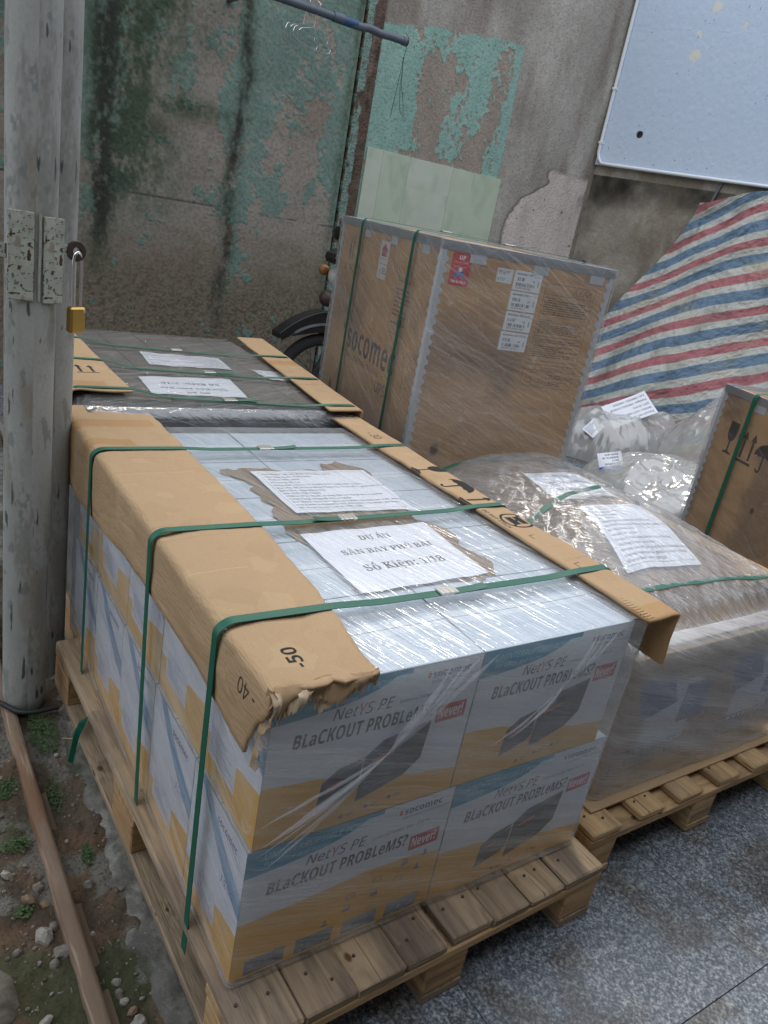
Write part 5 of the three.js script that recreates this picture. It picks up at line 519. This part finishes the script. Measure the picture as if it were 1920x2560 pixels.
{ const w = 0.7, d = 0.9, h = 0.991, yaw = 0.358, fx = 2.372 - d * Math.sin(yaw), fz = -0.959 + d * Math.cos(yaw), b = 0.1, H = h - b - 0.02, Y = (y) => H - (y - b);
  const lf = plyPanel(d - 0.026, H, (g) => { for (const [k, x, y, s] of [['glass', 0.118, 0.808, 0.125], ['arrows', 0.222, 0.8, 0.12], ['umbrella', 0.318, 0.79, 0.12]]) { g.save(); g.translate(x - 0.013, Y(y)); pict(g, k, s); g.restore(); } }, 1);
  crate('plywood crate with steel edges and black handling pictograms', [fx, fz], yaw, w, d, h, null, lf);
  const f = thing('stretch_film', 'clear stretch film on the plywood crate with pictograms', 'film', [fx, 0, fz], -yaw, 'stretch film on the loads'); part(f, 'side_wrap', skirt(-0.011, w + 0.011, 0.011, -d - 0.011, 0.08, h + 0.004, 0.012, 16, 0.004), mFilmThin); part(f, 'top_wrap', lid(-0.009, w + 0.009, 0.009, -d - 0.009, h + 0.006, 0.002, 24, 30), mFilmThin);
  for (const [back, lb] of [[d - 0.19, 'green strap on the crate with pictograms, nearer the plastic bags'], [0.2, 'green strap on the crate with pictograms, nearer the slab floor']]) { const s = strap(lb, [[-0.0155, 0.05, -back], [-0.0155, h - 0.005, -back], [-0.004, h + 0.0125, -back], [w + 0.004, h + 0.0125, -back], [w + 0.0155, h - 0.005, -back], [w + 0.0155, 0.05, -back]], [0, 0, 1], SW, [[w * 0.5, h + 0.0155, -back, 0, 1]], mStrap); s.position.set(fx, 0, fz); s.rotation.y = -yaw; }
}
// ------------------------------------------------------------------ motorbike behind the tall crate
{ const t = thing('motorbike', 'black motorbike parked against the old wall behind the tall crate', 'motorbike', [1.93, 0, -3.4]);
  const mBk = std({ color: lin(0.012, 0.012, 0.013), roughness: 0.22 }), mRub = std({ color: lin(0.014, 0.014, 0.014), roughness: 0.85 }), mCh = std({ color: lin(0.6, 0.6, 0.6), roughness: 0.2, metalness: 1 }), mGr = std({ color: lin(0.06, 0.06, 0.062), roughness: 0.5, metalness: 0.5 });
  const wheel = (x) => { const w = new THREE.Group(); w.name = 'wheel'; w.position.set(x, 0.309, 0); t.add(w); part(w, 'tyre', new THREE.TorusGeometry(0.272, 0.037, 14, 56), mRub); part(w, 'rim', new THREE.TorusGeometry(0.241, 0.011, 8, 56), mCh); part(w, 'hub', moved(new THREE.CylinderGeometry(0.06, 0.06, 0.09, 24), 0, 0, 0, Math.PI / 2), mGr); const sp = []; for (let k = 0; k < 36; k++) { const a = k / 36 * 6.283, o = (k % 2 ? 1 : -1) * 0.5, s = k % 4 < 2 ? 0.03 : -0.03; sp.push(tube([[0.055 * Math.cos(a + o), 0.055 * Math.sin(a + o), s], [0.238 * Math.cos(a), 0.238 * Math.sin(a), 0]], 0.0016, 1, 4)); } part(w, 'spokes', join(sp), mGr); };
  wheel(0); wheel(1.24);
  const arcF = sheet(24, 6, (u, v) => { const a = mix(2.36, 0.8, u), r = 0.438 - 0.02 * u, s = (v - 0.5) * 2, w = 0.055 * Math.sin(Math.min(1, u * 5 + 0.25) * 1.57); return [r * Math.cos(a) * (1 - 0.04 * s * s), 0.3 + r * Math.sin(a) - 0.05 * s * s, w * s * 1.15, u, v]; });
  part(t, 'front_fender', arcF, mBk); part(t, 'fender_skirt', (() => { const s = new THREE.Shape(); s.moveTo(-0.325, 0.605); s.quadraticCurveTo(-0.2, 0.72, -0.05, 0.755); s.lineTo(0.1, 0.74); s.lineTo(0.22, 0.56); s.quadraticCurveTo(0.05, 0.66, -0.1, 0.63); s.lineTo(-0.325, 0.585); return new THREE.ExtrudeGeometry(s, { depth: 0.09, bevelEnabled: true, bevelSize: 0.006, bevelThickness: 0.008, bevelSegments: 2 }); })(), mBk, [0, 0.0, -0.045]);
  for (const z of [-0.07, 0.07]) part(t, 'fork', tube([[0, 0.309, z], [0.12, 0.62, z], [0.2, 0.9, z * 0.9]], 0.022, 10, 10), mGr);
  part(t, 'leg_shield', sheet(12, 12, (u, v) => { const s = (u - 0.5) * 2; return [0.06 + 0.1 * v - 0.1 * (1 - s * s) + 0.1 * s * s, 0.56 + 0.4 * v, s * (0.13 + 0.06 * v), u, v]; }), mBk);
  part(t, 'body', (() => { const s = new THREE.Shape(); s.moveTo(0.3, 0.42); s.lineTo(0.42, 0.6); s.quadraticCurveTo(0.7, 0.5, 0.85, 0.66); s.lineTo(1.5, 0.8); s.lineTo(1.55, 0.7); s.lineTo(1.1, 0.5); s.lineTo(0.9, 0.34); s.lineTo(0.5, 0.3); s.closePath(); return new THREE.ExtrudeGeometry(s, { depth: 0.14, bevelEnabled: true, bevelSize: 0.02, bevelThickness: 0.025, bevelSegments: 3 }); })(), mBk, [0, 0, -0.07]);
  part(t, 'seat', (() => { const s = new THREE.Shape(); s.moveTo(0.62, 0.72); s.quadraticCurveTo(0.9, 0.7, 1.0, 0.79); s.lineTo(1.45, 0.83); s.lineTo(1.45, 0.78); s.lineTo(0.85, 0.66); s.closePath(); return new THREE.ExtrudeGeometry(s, { depth: 0.2, bevelEnabled: true, bevelSize: 0.015, bevelThickness: 0.02, bevelSegments: 2 }); })(), mRub, [0, 0, -0.1]);
  part(t, 'engine', cbox(0.3, 0.18, 0.2, 0.02), mGr, [0.62, 0.3, 0]);
  part(t, 'headlamp', moved(new THREE.SphereGeometry(0.1, 20, 14), 0, 0, 0), mBk, [0.1, 0.97, 0]); part(t, 'headlamp_lens', moved(new THREE.SphereGeometry(0.07, 18, 12), 0, 0, 0), new THREE.MeshPhysicalMaterial({ color: lin(0.55, 0.55, 0.55), roughness: 0.1, clearcoat: 1 }), [0.045, 0.965, 0]);
  for (const z of [-1, 1]) { part(t, 'indicator', moved(new THREE.SphereGeometry(0.034, 14, 10), 0, 0, 0), std({ color: lin(0.3, 0.13, 0.035), roughness: 0.25 }), [0.0, 0.985, z * 0.12]); part(t, 'grip', tube([[0.2, 0.99, z * 0.12], [0.22, 1.01, z * 0.24], [0.25, 1.0, z * 0.36]], 0.018, 10, 10), mRub); const mi = new THREE.Group(); mi.name = 'mirror'; t.add(mi); part(mi, 'stalk', tube([[0.21, 1.0, z * 0.25], [0.18, 1.1, z * 0.27], [0.17, 1.16, z * 0.3]], 0.005, 8, 6), mRub); const g = new THREE.SphereGeometry(0.06, 16, 10); g.scale(0.3, 0.7, 1); part(mi, 'glass', g, mBk, [0.16, 1.2, z * 0.31]); }
  part(t, 'lever_cowl', cbox(0.1, 0.07, 0.16, 0.02), mBk, [0.0, 1.08, 0.02], [0, 0, 0.5]); part(t, 'horn', moved(new THREE.SphereGeometry(0.05, 14, 10), 0, 0, 0), std({ color: lin(0.05, 0.03, 0.025), roughness: 0.5 }), [-0.05, 0.84, 0.06]); part(t, 'stand', tube([[0.7, 0.25, 0.08], [0.74, 0.01, 0.18]], 0.01, 4, 6), mGr);
}
// ------------------------------------------------------------------ striped tarpaulin along the side wall
{ const red = [176, 108, 112], blu = [104, 130, 154], whi = [196, 196, 188], cyc = [[whi, 0.21], [red, 0.26], [whi, 0.22], [blu, 0.31]];
  const tT = dtex(1024, 1024, (u, v) => { const y = (v * 7 + 0.012 * (fbm(u * 30, v * 30, 2) - 0.5)) % 1, f = fbm(u * 14, v * 14, 4); let a = 0, c = whi; for (const [cc, w] of cyc) { if (y < a + w) { c = cc; const e = Math.min(y - a, a + w - y); c = mix3(c, whi, 0.25 * ss(0.02, 0, e)); break; } a += w; } c = mix3(c, [c[0] * 0.86, c[1] * 0.87, c[2] * 0.86], ss(0.4, 0.75, f)); c = mix3(c, [196, 180, 146], ss(0.62, 0.75, fbm(u * 4 + 5, v * 4, 4)) * 0.5); const wv = 0.92 + 0.08 * Math.sin(u * 1400) * Math.sin(v * 1400); return [c[0] * wv, c[1] * wv, c[2] * wv]; });
  const mT = std({ map: tT, roughness: 0.7, bumpMap: dtex(512, 512, (u, v) => { const k = 255 * (0.7 * fbm(u * 30, v * 30, 4) + 0.3 * fbm(u * 90, v * 90, 2)); return [k, k, k]; }, false), bumpScale: 0.035 });
  // frame of the side wall: s along it from the corner, n out from it
  const cx = 4.757, cz = ZW, dx = 0.399, dz = 0.917, nx = -0.917, nz = 0.399, W3 = (s, y, n) => [cx + dx * s + nx * n, y, cz + dz * s + nz * n];
  const g = sheet(120, 90, (u, v) => { // u: from the free edge along the wall, v: from the crest down
    const s0 = mix(0.93, 2.9, u), crest = 1.885 + 0.13 * ss(0.0, 0.25, u) + 0.05 * u, lean = ss(0, 1, v); const pull = 0.78 * Math.pow(v, 1.15) * (1 - u) ** 1.5; let s = s0 - pull + 0.02 * Math.sin(v * 9), y = crest * (1 - v) + 0.06 * v, n = 0.12 + 0.75 * lean * (0.55 + 0.45 * v) + 0.10 * u; const f1 = Math.exp(-(((u - 0.09 - 0.03 * v) / 0.035) ** 2)); n += -0.07 * f1 * v + 0.06 * Math.sin(u * 15 + v * 5) * ss(0, 0.5, v) + 0.1 * (fbm(u * 9, v * 4, 4) - 0.5) + 0.025 * (1 - Math.abs(2 * fbm(u * 14 + v * 9, v * 6 - u * 5, 3) - 1)); if (u < 0.07) n -= (0.07 - u) * 2.4 * (0.3 + v); const p = W3(s, y, n), q = 0.36 * s0 * 0 + (s - 0.9) * -0.30 + y * 1.0; return [...p, s * 0.45, (y - 0.42 * (s - 0.9) + 0.14 * ss(0.26, 0, u) + 0.06 * (fbm(s * 2.4, y * 2.4, 3) - 0.5)) * 0.54]; });
  single('tarpaulin', 'red, white and blue striped tarpaulin draped against the side wall', 'tarpaulin', g, mT);
  // what it covers: stacked boards
  single('board_stack', 'stack of grey boards leaning on the side wall beneath the tarpaulin', 'boards', moved(cbox(1.5, 1.55, 0.1, 0.01), 0, 0, 0, -0.12), std({ color: lin(0.2, 0.19, 0.17), roughness: 0.9 }), W3(2.05, 0.79, 0.18), [0, -1.1605, 0]);
}
// ------------------------------------------------------------------ clear plastic bags on the floor
{ const mBag = new THREE.MeshPhysicalMaterial({ side: THREE.DoubleSide, color: lin(0.84, 0.83, 0.8), transmission: 0.64, thickness: 0, roughness: 0.12, ior: 1.9, bumpMap: dtex(512, 512, (u, v) => { const r = 1 - Math.abs(2 * fbm(u * 7, v * 7, 3) - 1), q = 1 - Math.abs(2 * fbm(u * 18 + 4, v * 14, 2) - 1), k = 255 * (0.7 * r * r + 0.3 * q * q); return [k, k, k]; }, false), bumpScale: 0.018 });
  const bag = (label, [x, z], turn, [a, h, c], sd) => { // crumpled slack film: creased dome that meets the floor along a ragged outline
    const g = sheet(120, 44, (u, v) => { const th = u * Math.PI * 2, ct = Math.cos(th), st = Math.sin(th), out = 0.82 + 0.3 * fbm(ct * 1.4 + sd, st * 1.4 + sd, 3), r = Math.sin(v * Math.PI / 2), X = ct * r * a * out, Z = st * r * c * out, fall = Math.sqrt(Math.max(0, 1 - r ** 2.4)), c1 = 1 - Math.abs(2 * fbm(X * 2.6 + sd, Z * 2.2 + sd * 2, 2) - 1), c2 = 1 - Math.abs(2 * fbm(X * 6 + Z * 3 + sd * 5, Z * 5 - X * 2, 2) - 1); const y = h * fall * (0.42 + 0.5 * fbm(X * 1.8 + sd, Z * 1.8, 2)) + fall ** 0.5 * (0.15 * h * c1 ** 3 + 0.07 * h * c2 ** 3); return [X, 0.004 + y, Z, X, Z]; });
    return single('plastic_bag', label, 'bag', g, mBag, [x, 0, z], [0, turn, 0], 'clear plastic bags on the floor'); };
  bag('clear plastic bag with a blue and white label on the floor, nearest the pallets', [3.82, -1.95], 0.3, [0.62, 0.42, 0.6], 3); bag('clear plastic bag with a white sticker, beside the tall crate', [4.22, -2.82], -0.3, [0.56, 0.5, 0.46], 8); bag('large clear plastic bag slumped below the tarpaulin', [4.62, -2.1], 0.8, [0.7, 0.7, 0.55], 14);
  const slip = (name, label, w, h, pos, rot, draw) => single(name, label, 'label', sheet(12, 8, (u, v) => [(u - 0.5) * w, (v - 0.5) * h, 0.008 * Math.sin(u * 4 + v * 2), u, v]), pap(ctex(Math.round(w * 2000), Math.round(h * 2000), (g, W, H) => { g.fillStyle = '#e9ebf2'; g.fillRect(0, 0, W, H); g.fillStyle = '#181a22'; draw(g, W, H); })), pos, rot);
  slip('paper_label', 'white printed sheet upside down on the large plastic bag', 0.36, 0.2, [4.16, 0.375, -2.74], [-0.95, -0.55, 0.05], (g, W, H) => { g.translate(W, H); g.rotate(Math.PI); g.font = 'bold 44px serif'; ['PALLET NO: 12/18', 'MODEL: LEFT SIDE', 'QTY: 36 PCS', 'Fumigat. 29032022 CN-0416', 'Lot: 23082022, 14082022'].forEach((s, i) => g.fillText(s, 40, 70 + i * 72)); });
  slip('paper_label', 'small white sticker on the bag beside the tall crate', 0.13, 0.1, [3.83, 0.235, -2.74], [-0.85, -0.6, 0.5], (g, W, H) => { for (let i = 0; i < 7; i++) g.fillRect(20, 20 + i * 20, W * (0.3 + 0.5 * hash(i, 2)), 6); });
  slip('paper_label', 'white and blue bordered label on the bag nearest the pallets', 0.15, 0.12, [3.42, 0.19, -2.2], [-0.7, -0.7, -0.1], (g, W, H) => { g.fillStyle = '#1f5fae'; g.fillRect(0, H * 0.76, W, H * 0.24); g.fillStyle = '#181a22'; g.font = 'bold 34px sans-serif'; g.translate(W, H * 0.76); g.rotate(Math.PI); ['TRANSPORT', '24/11', 'GARDE SC 36', 'Danh sách'].forEach((s, i) => g.fillText(s, 40, 40 + i * 40)); });
  single('green_bottle', 'green plastic bottle lying half hidden among the plastic bags', 'bottle', new THREE.LatheGeometry([[0.001, 0], [0.04, 0.002], [0.042, 0.16], [0.03, 0.2], [0.013, 0.23], [0.013, 0.26], [0.001, 0.262]].map(([r, y]) => new THREE.Vector2(r, y)), 20), std({ color: lin(0.03, 0.2, 0.09), roughness: 0.3 }), [3.22, 0.046, -1.55], [1.5, 0.4, 0.3]);
}
// ------------------------------------------------------------------ stones, weeds and litter in the soil strip
{ const tSt = dtex(128, 128, (u, v) => { const n = fbm(u * 9, v * 9, 4); return mix3([120, 114, 104], [172, 168, 160], n); }), mSt = [std({ map: tSt, roughness: 0.9 }), std({ map: tSt, roughness: 0.9, color: lin(0.62, 0.6, 0.58) }), std({ map: tSt, roughness: 0.85, color: lin(1.1, 1.1, 1.06) }), std({ map: tSt, roughness: 0.9, color: lin(0.75, 0.55, 0.42) })];
  reseed(200); const stoneGeo = (sd) => { let g = new THREE.IcosahedronGeometry(1, sd ? 1 : 4), p = g.attributes.position; for (let i = 0; i < p.count; i++) { const x = p.getX(i), y = p.getY(i), z = p.getZ(i), k = 0.6 + 0.7 * fbm(x * 1.6 + sd * 7 + 20, y * 1.6 + z * 1.3 + 20, 2) + 0.12 * fbm(x * 6 + sd, y * 6 + z * 5, 2); p.setXYZ(i, x * k, y * k, z * k); } g.deleteAttribute('uv'); g.deleteAttribute('normal'); if (!sd) g = mergeVertices(g, 1e-4); const q = g.attributes.position, uv = new Float32Array(q.count * 2); for (let i = 0; i < q.count; i++) { uv[2 * i] = q.getX(i) + q.getY(i) * 0.5; uv[2 * i + 1] = q.getZ(i) + q.getY(i) * 0.5; } g.setAttribute('uv', new THREE.BufferAttribute(uv, 2)); g.computeVertexNormals(); return g; }; const sg = [0, 1, 2, 3, 4].map(stoneGeo);
  const stone = (label, x, z, s, k, m) => { const o = single('stone', label, 'stone', sg[k % 5], mSt[m], [x, dirtH(x, z) + s * 0.15, z], [R(0, 3), R(0, 6), R(0, 3)], 'stones in the soil strip'); o.scale.set(s, s * R(0.6, 0.8), s * R(0.75, 1.1)); };
  stone('large pale rock lump in the soil strip', -0.322, -0.235, 0.045, 0, 1);
  for (const [x, z, s, k, m] of [[-0.222, -0.34, 0.02, 1, 0], [-0.2, -0.292, 0.016, 2, 1], [-0.216, -0.272, 0.012, 3, 1], [-0.27, -0.33, 0.009, 4, 1], [-0.262, -0.51, 0.013, 1, 2], [-0.212, -0.46, 0.012, 2, 1], [-0.205, -0.42, 0.011, 3, 3], [-0.235, -0.43, 0.014, 4, 3], [-0.25, -0.17, 0.014, 1, 0], [-0.2, -0.36, 0.01, 0, 1]]) stone('small loose stone on the mossy side of the gate track', x, z, s, k, m);
  for (const [x, z, s, k, m] of [[-0.138, -0.315, 0.006, 2, 2], [-0.122, -0.2, 0.011, 3, 0], [-0.124, -0.175, 0.01, 4, 1], [-0.122, -0.152, 0.009, 0, 0], [-0.114, -0.13, 0.01, 1, 3], [-0.108, -0.108, 0.015, 2, 0], [-0.12, -0.08, 0.007, 3, 2], [-0.136, -0.56, 0.006, 1, 2], [-0.12, -0.43, 0.012, 4, 1], [-0.1, -0.85, 0.008, 1, 2]]) stone('small loose stone between the gate track and the cement kerb', x, z, s, k, m);
  const sh = new THREE.Shape(); sh.absarc(0, 0, 0.019, 0, 7); const h = new THREE.Path(); h.absarc(0, 0, 0.005, 0, 7, true); sh.holes.push(h); single('washer', 'rusty round washer lying in the soil beside the gate track', 'washer', moved(new THREE.ExtrudeGeometry(sh, { depth: 0.003, bevelEnabled: true, bevelSize: 0.001, bevelThickness: 0.001, curveSegments: 24 }), 0, 0, 0, -Math.PI / 2), std({ map: tRust, roughness: 0.85, color: lin(1.1, 1, 0.95) }), [-0.133, dirtH(-0.133, -0.27) + 0.006, -0.27], [0.1, 0, 0.1]);
  // grit too small to count
  { const n = 1500, im = new THREE.InstancedMesh(sg[1], mSt[0], n), m = new THREE.Matrix4(), c = new THREE.Color(); for (let i = 0; i < n; i++) { let x = R(-0.55, -0.06); if (x > -0.205 && x < -0.125) x -= 0.1; const z = R(-1.2, 0.2), s = 0.0012 + 0.0042 * rnd() ** 4; m.compose(new THREE.Vector3(x, dirtH(x, z) + s * 0.3, z), new THREE.Quaternion().setFromEuler(new THREE.Euler(R(0, 6), R(0, 6), 0)), new THREE.Vector3(s, s * 0.7, s)); im.setMatrixAt(i, m); const k = R(0.35, 0.9); im.setColorAt(i, c.setRGB(k, k * R(0.85, 1), k * R(0.7, 1))); } im.name = 'grit'; shade(im); scene.add(im); tag(im, 'fine grit and pebbles scattered over the soil strip', 'gravel', null, 'stuff'); }
  const mLeaf = new THREE.MeshPhysicalMaterial({ color: lin(0.045, 0.1, 0.022), roughness: 0.7, transmission: 0.25, thickness: 0, side: THREE.DoubleSide }), mLeaf2 = new THREE.MeshPhysicalMaterial({ color: lin(0.06, 0.12, 0.03), roughness: 0.7, transmission: 0.25, thickness: 0, side: THREE.DoubleSide });
  const weed = (label, x, z, rx, rz, n, hgt) => { const t = thing('weed', label, 'plant', [x, dirtH(x, z), z], 0, 'weeds in the soil strip'); for (const mat of [mLeaf, mLeaf2]) { const me = new Mesher(); for (let i = 0; i < n * 1.6; i++) { const a = R(0, 6.28), q = Math.sqrt(rnd()), px = q * Math.cos(a) * rx, pz = q * Math.sin(a) * rz, py = R(0.1, 1) * hgt * (1 - 0.6 * q), l = R(0.003, 0.0065), w = l * 0.5, ya = R(0, 6.28), ti = R(-0.5, 0.9), ex = Math.cos(ya), ez = Math.sin(ya); const A = me.v(px, py, pz), B = me.v(px + ex * l * 0.5 - ez * w, py + ti * l * 0.5, pz + ez * l * 0.5 + ex * w), C = me.v(px + ex * l, py + ti * l * 0.6, pz + ez * l), D = me.v(px + ex * l * 0.5 + ez * w, py + ti * l * 0.5, pz + ez * l * 0.5 - ex * w); me.quad(A, B, C, D); } part(t, 'leaves', me.geo(true), mat); } const st = []; for (let i = 0; i < 8; i++) { const a = R(0, 6.28), q = rnd(); st.push(tube([[0, 0, 0], [q * rx * 0.5 * Math.cos(a), hgt * 0.5, q * rz * 0.5 * Math.sin(a)], [q * rx * Math.cos(a), hgt * 0.8, q * rz * Math.sin(a)]], 0.0008, 4, 4)); } part(t, 'stems', join(st), mLeaf); };
  weed('bushy green weed clump at the foot of the plated post', -0.115, -0.945, 0.035, 0.09, 260, 0.04); weed('low green weed by the gate track, opposite the strap offcut', -0.13, -0.72, 0.03, 0.07, 120, 0.022); weed('small green weed among mossy rubble beyond the gate track', -0.225, -0.76, 0.03, 0.035, 110, 0.025); weed('tiny weed sprig on the mossy side of the track near the pale rock', -0.235, -0.58, 0.028, 0.02, 60, 0.016); weed('tiny weed sprig against the cement kerb', -0.105, -0.5, 0.014, 0.03, 46, 0.02); weed('tiny weed sprig beside the loose stones on the mossy side', -0.245, -0.41, 0.018, 0.016, 40, 0.012); weed('small weed by the hose end beyond the gate track', -0.26, -1.0, 0.04, 0.04, 90, 0.03);
  single('straw', 'thin dry straw lying on the kerb near the pallet', 'straw', tube([[-0.085, 0.012, -0.87], [-0.06, 0.014, -0.855], [-0.035, 0.008, -0.83]], 0.0012, 8, 4), std({ color: lin(0.42, 0.34, 0.2), roughness: 0.9 }));
}
renderer.render(scene, camera);
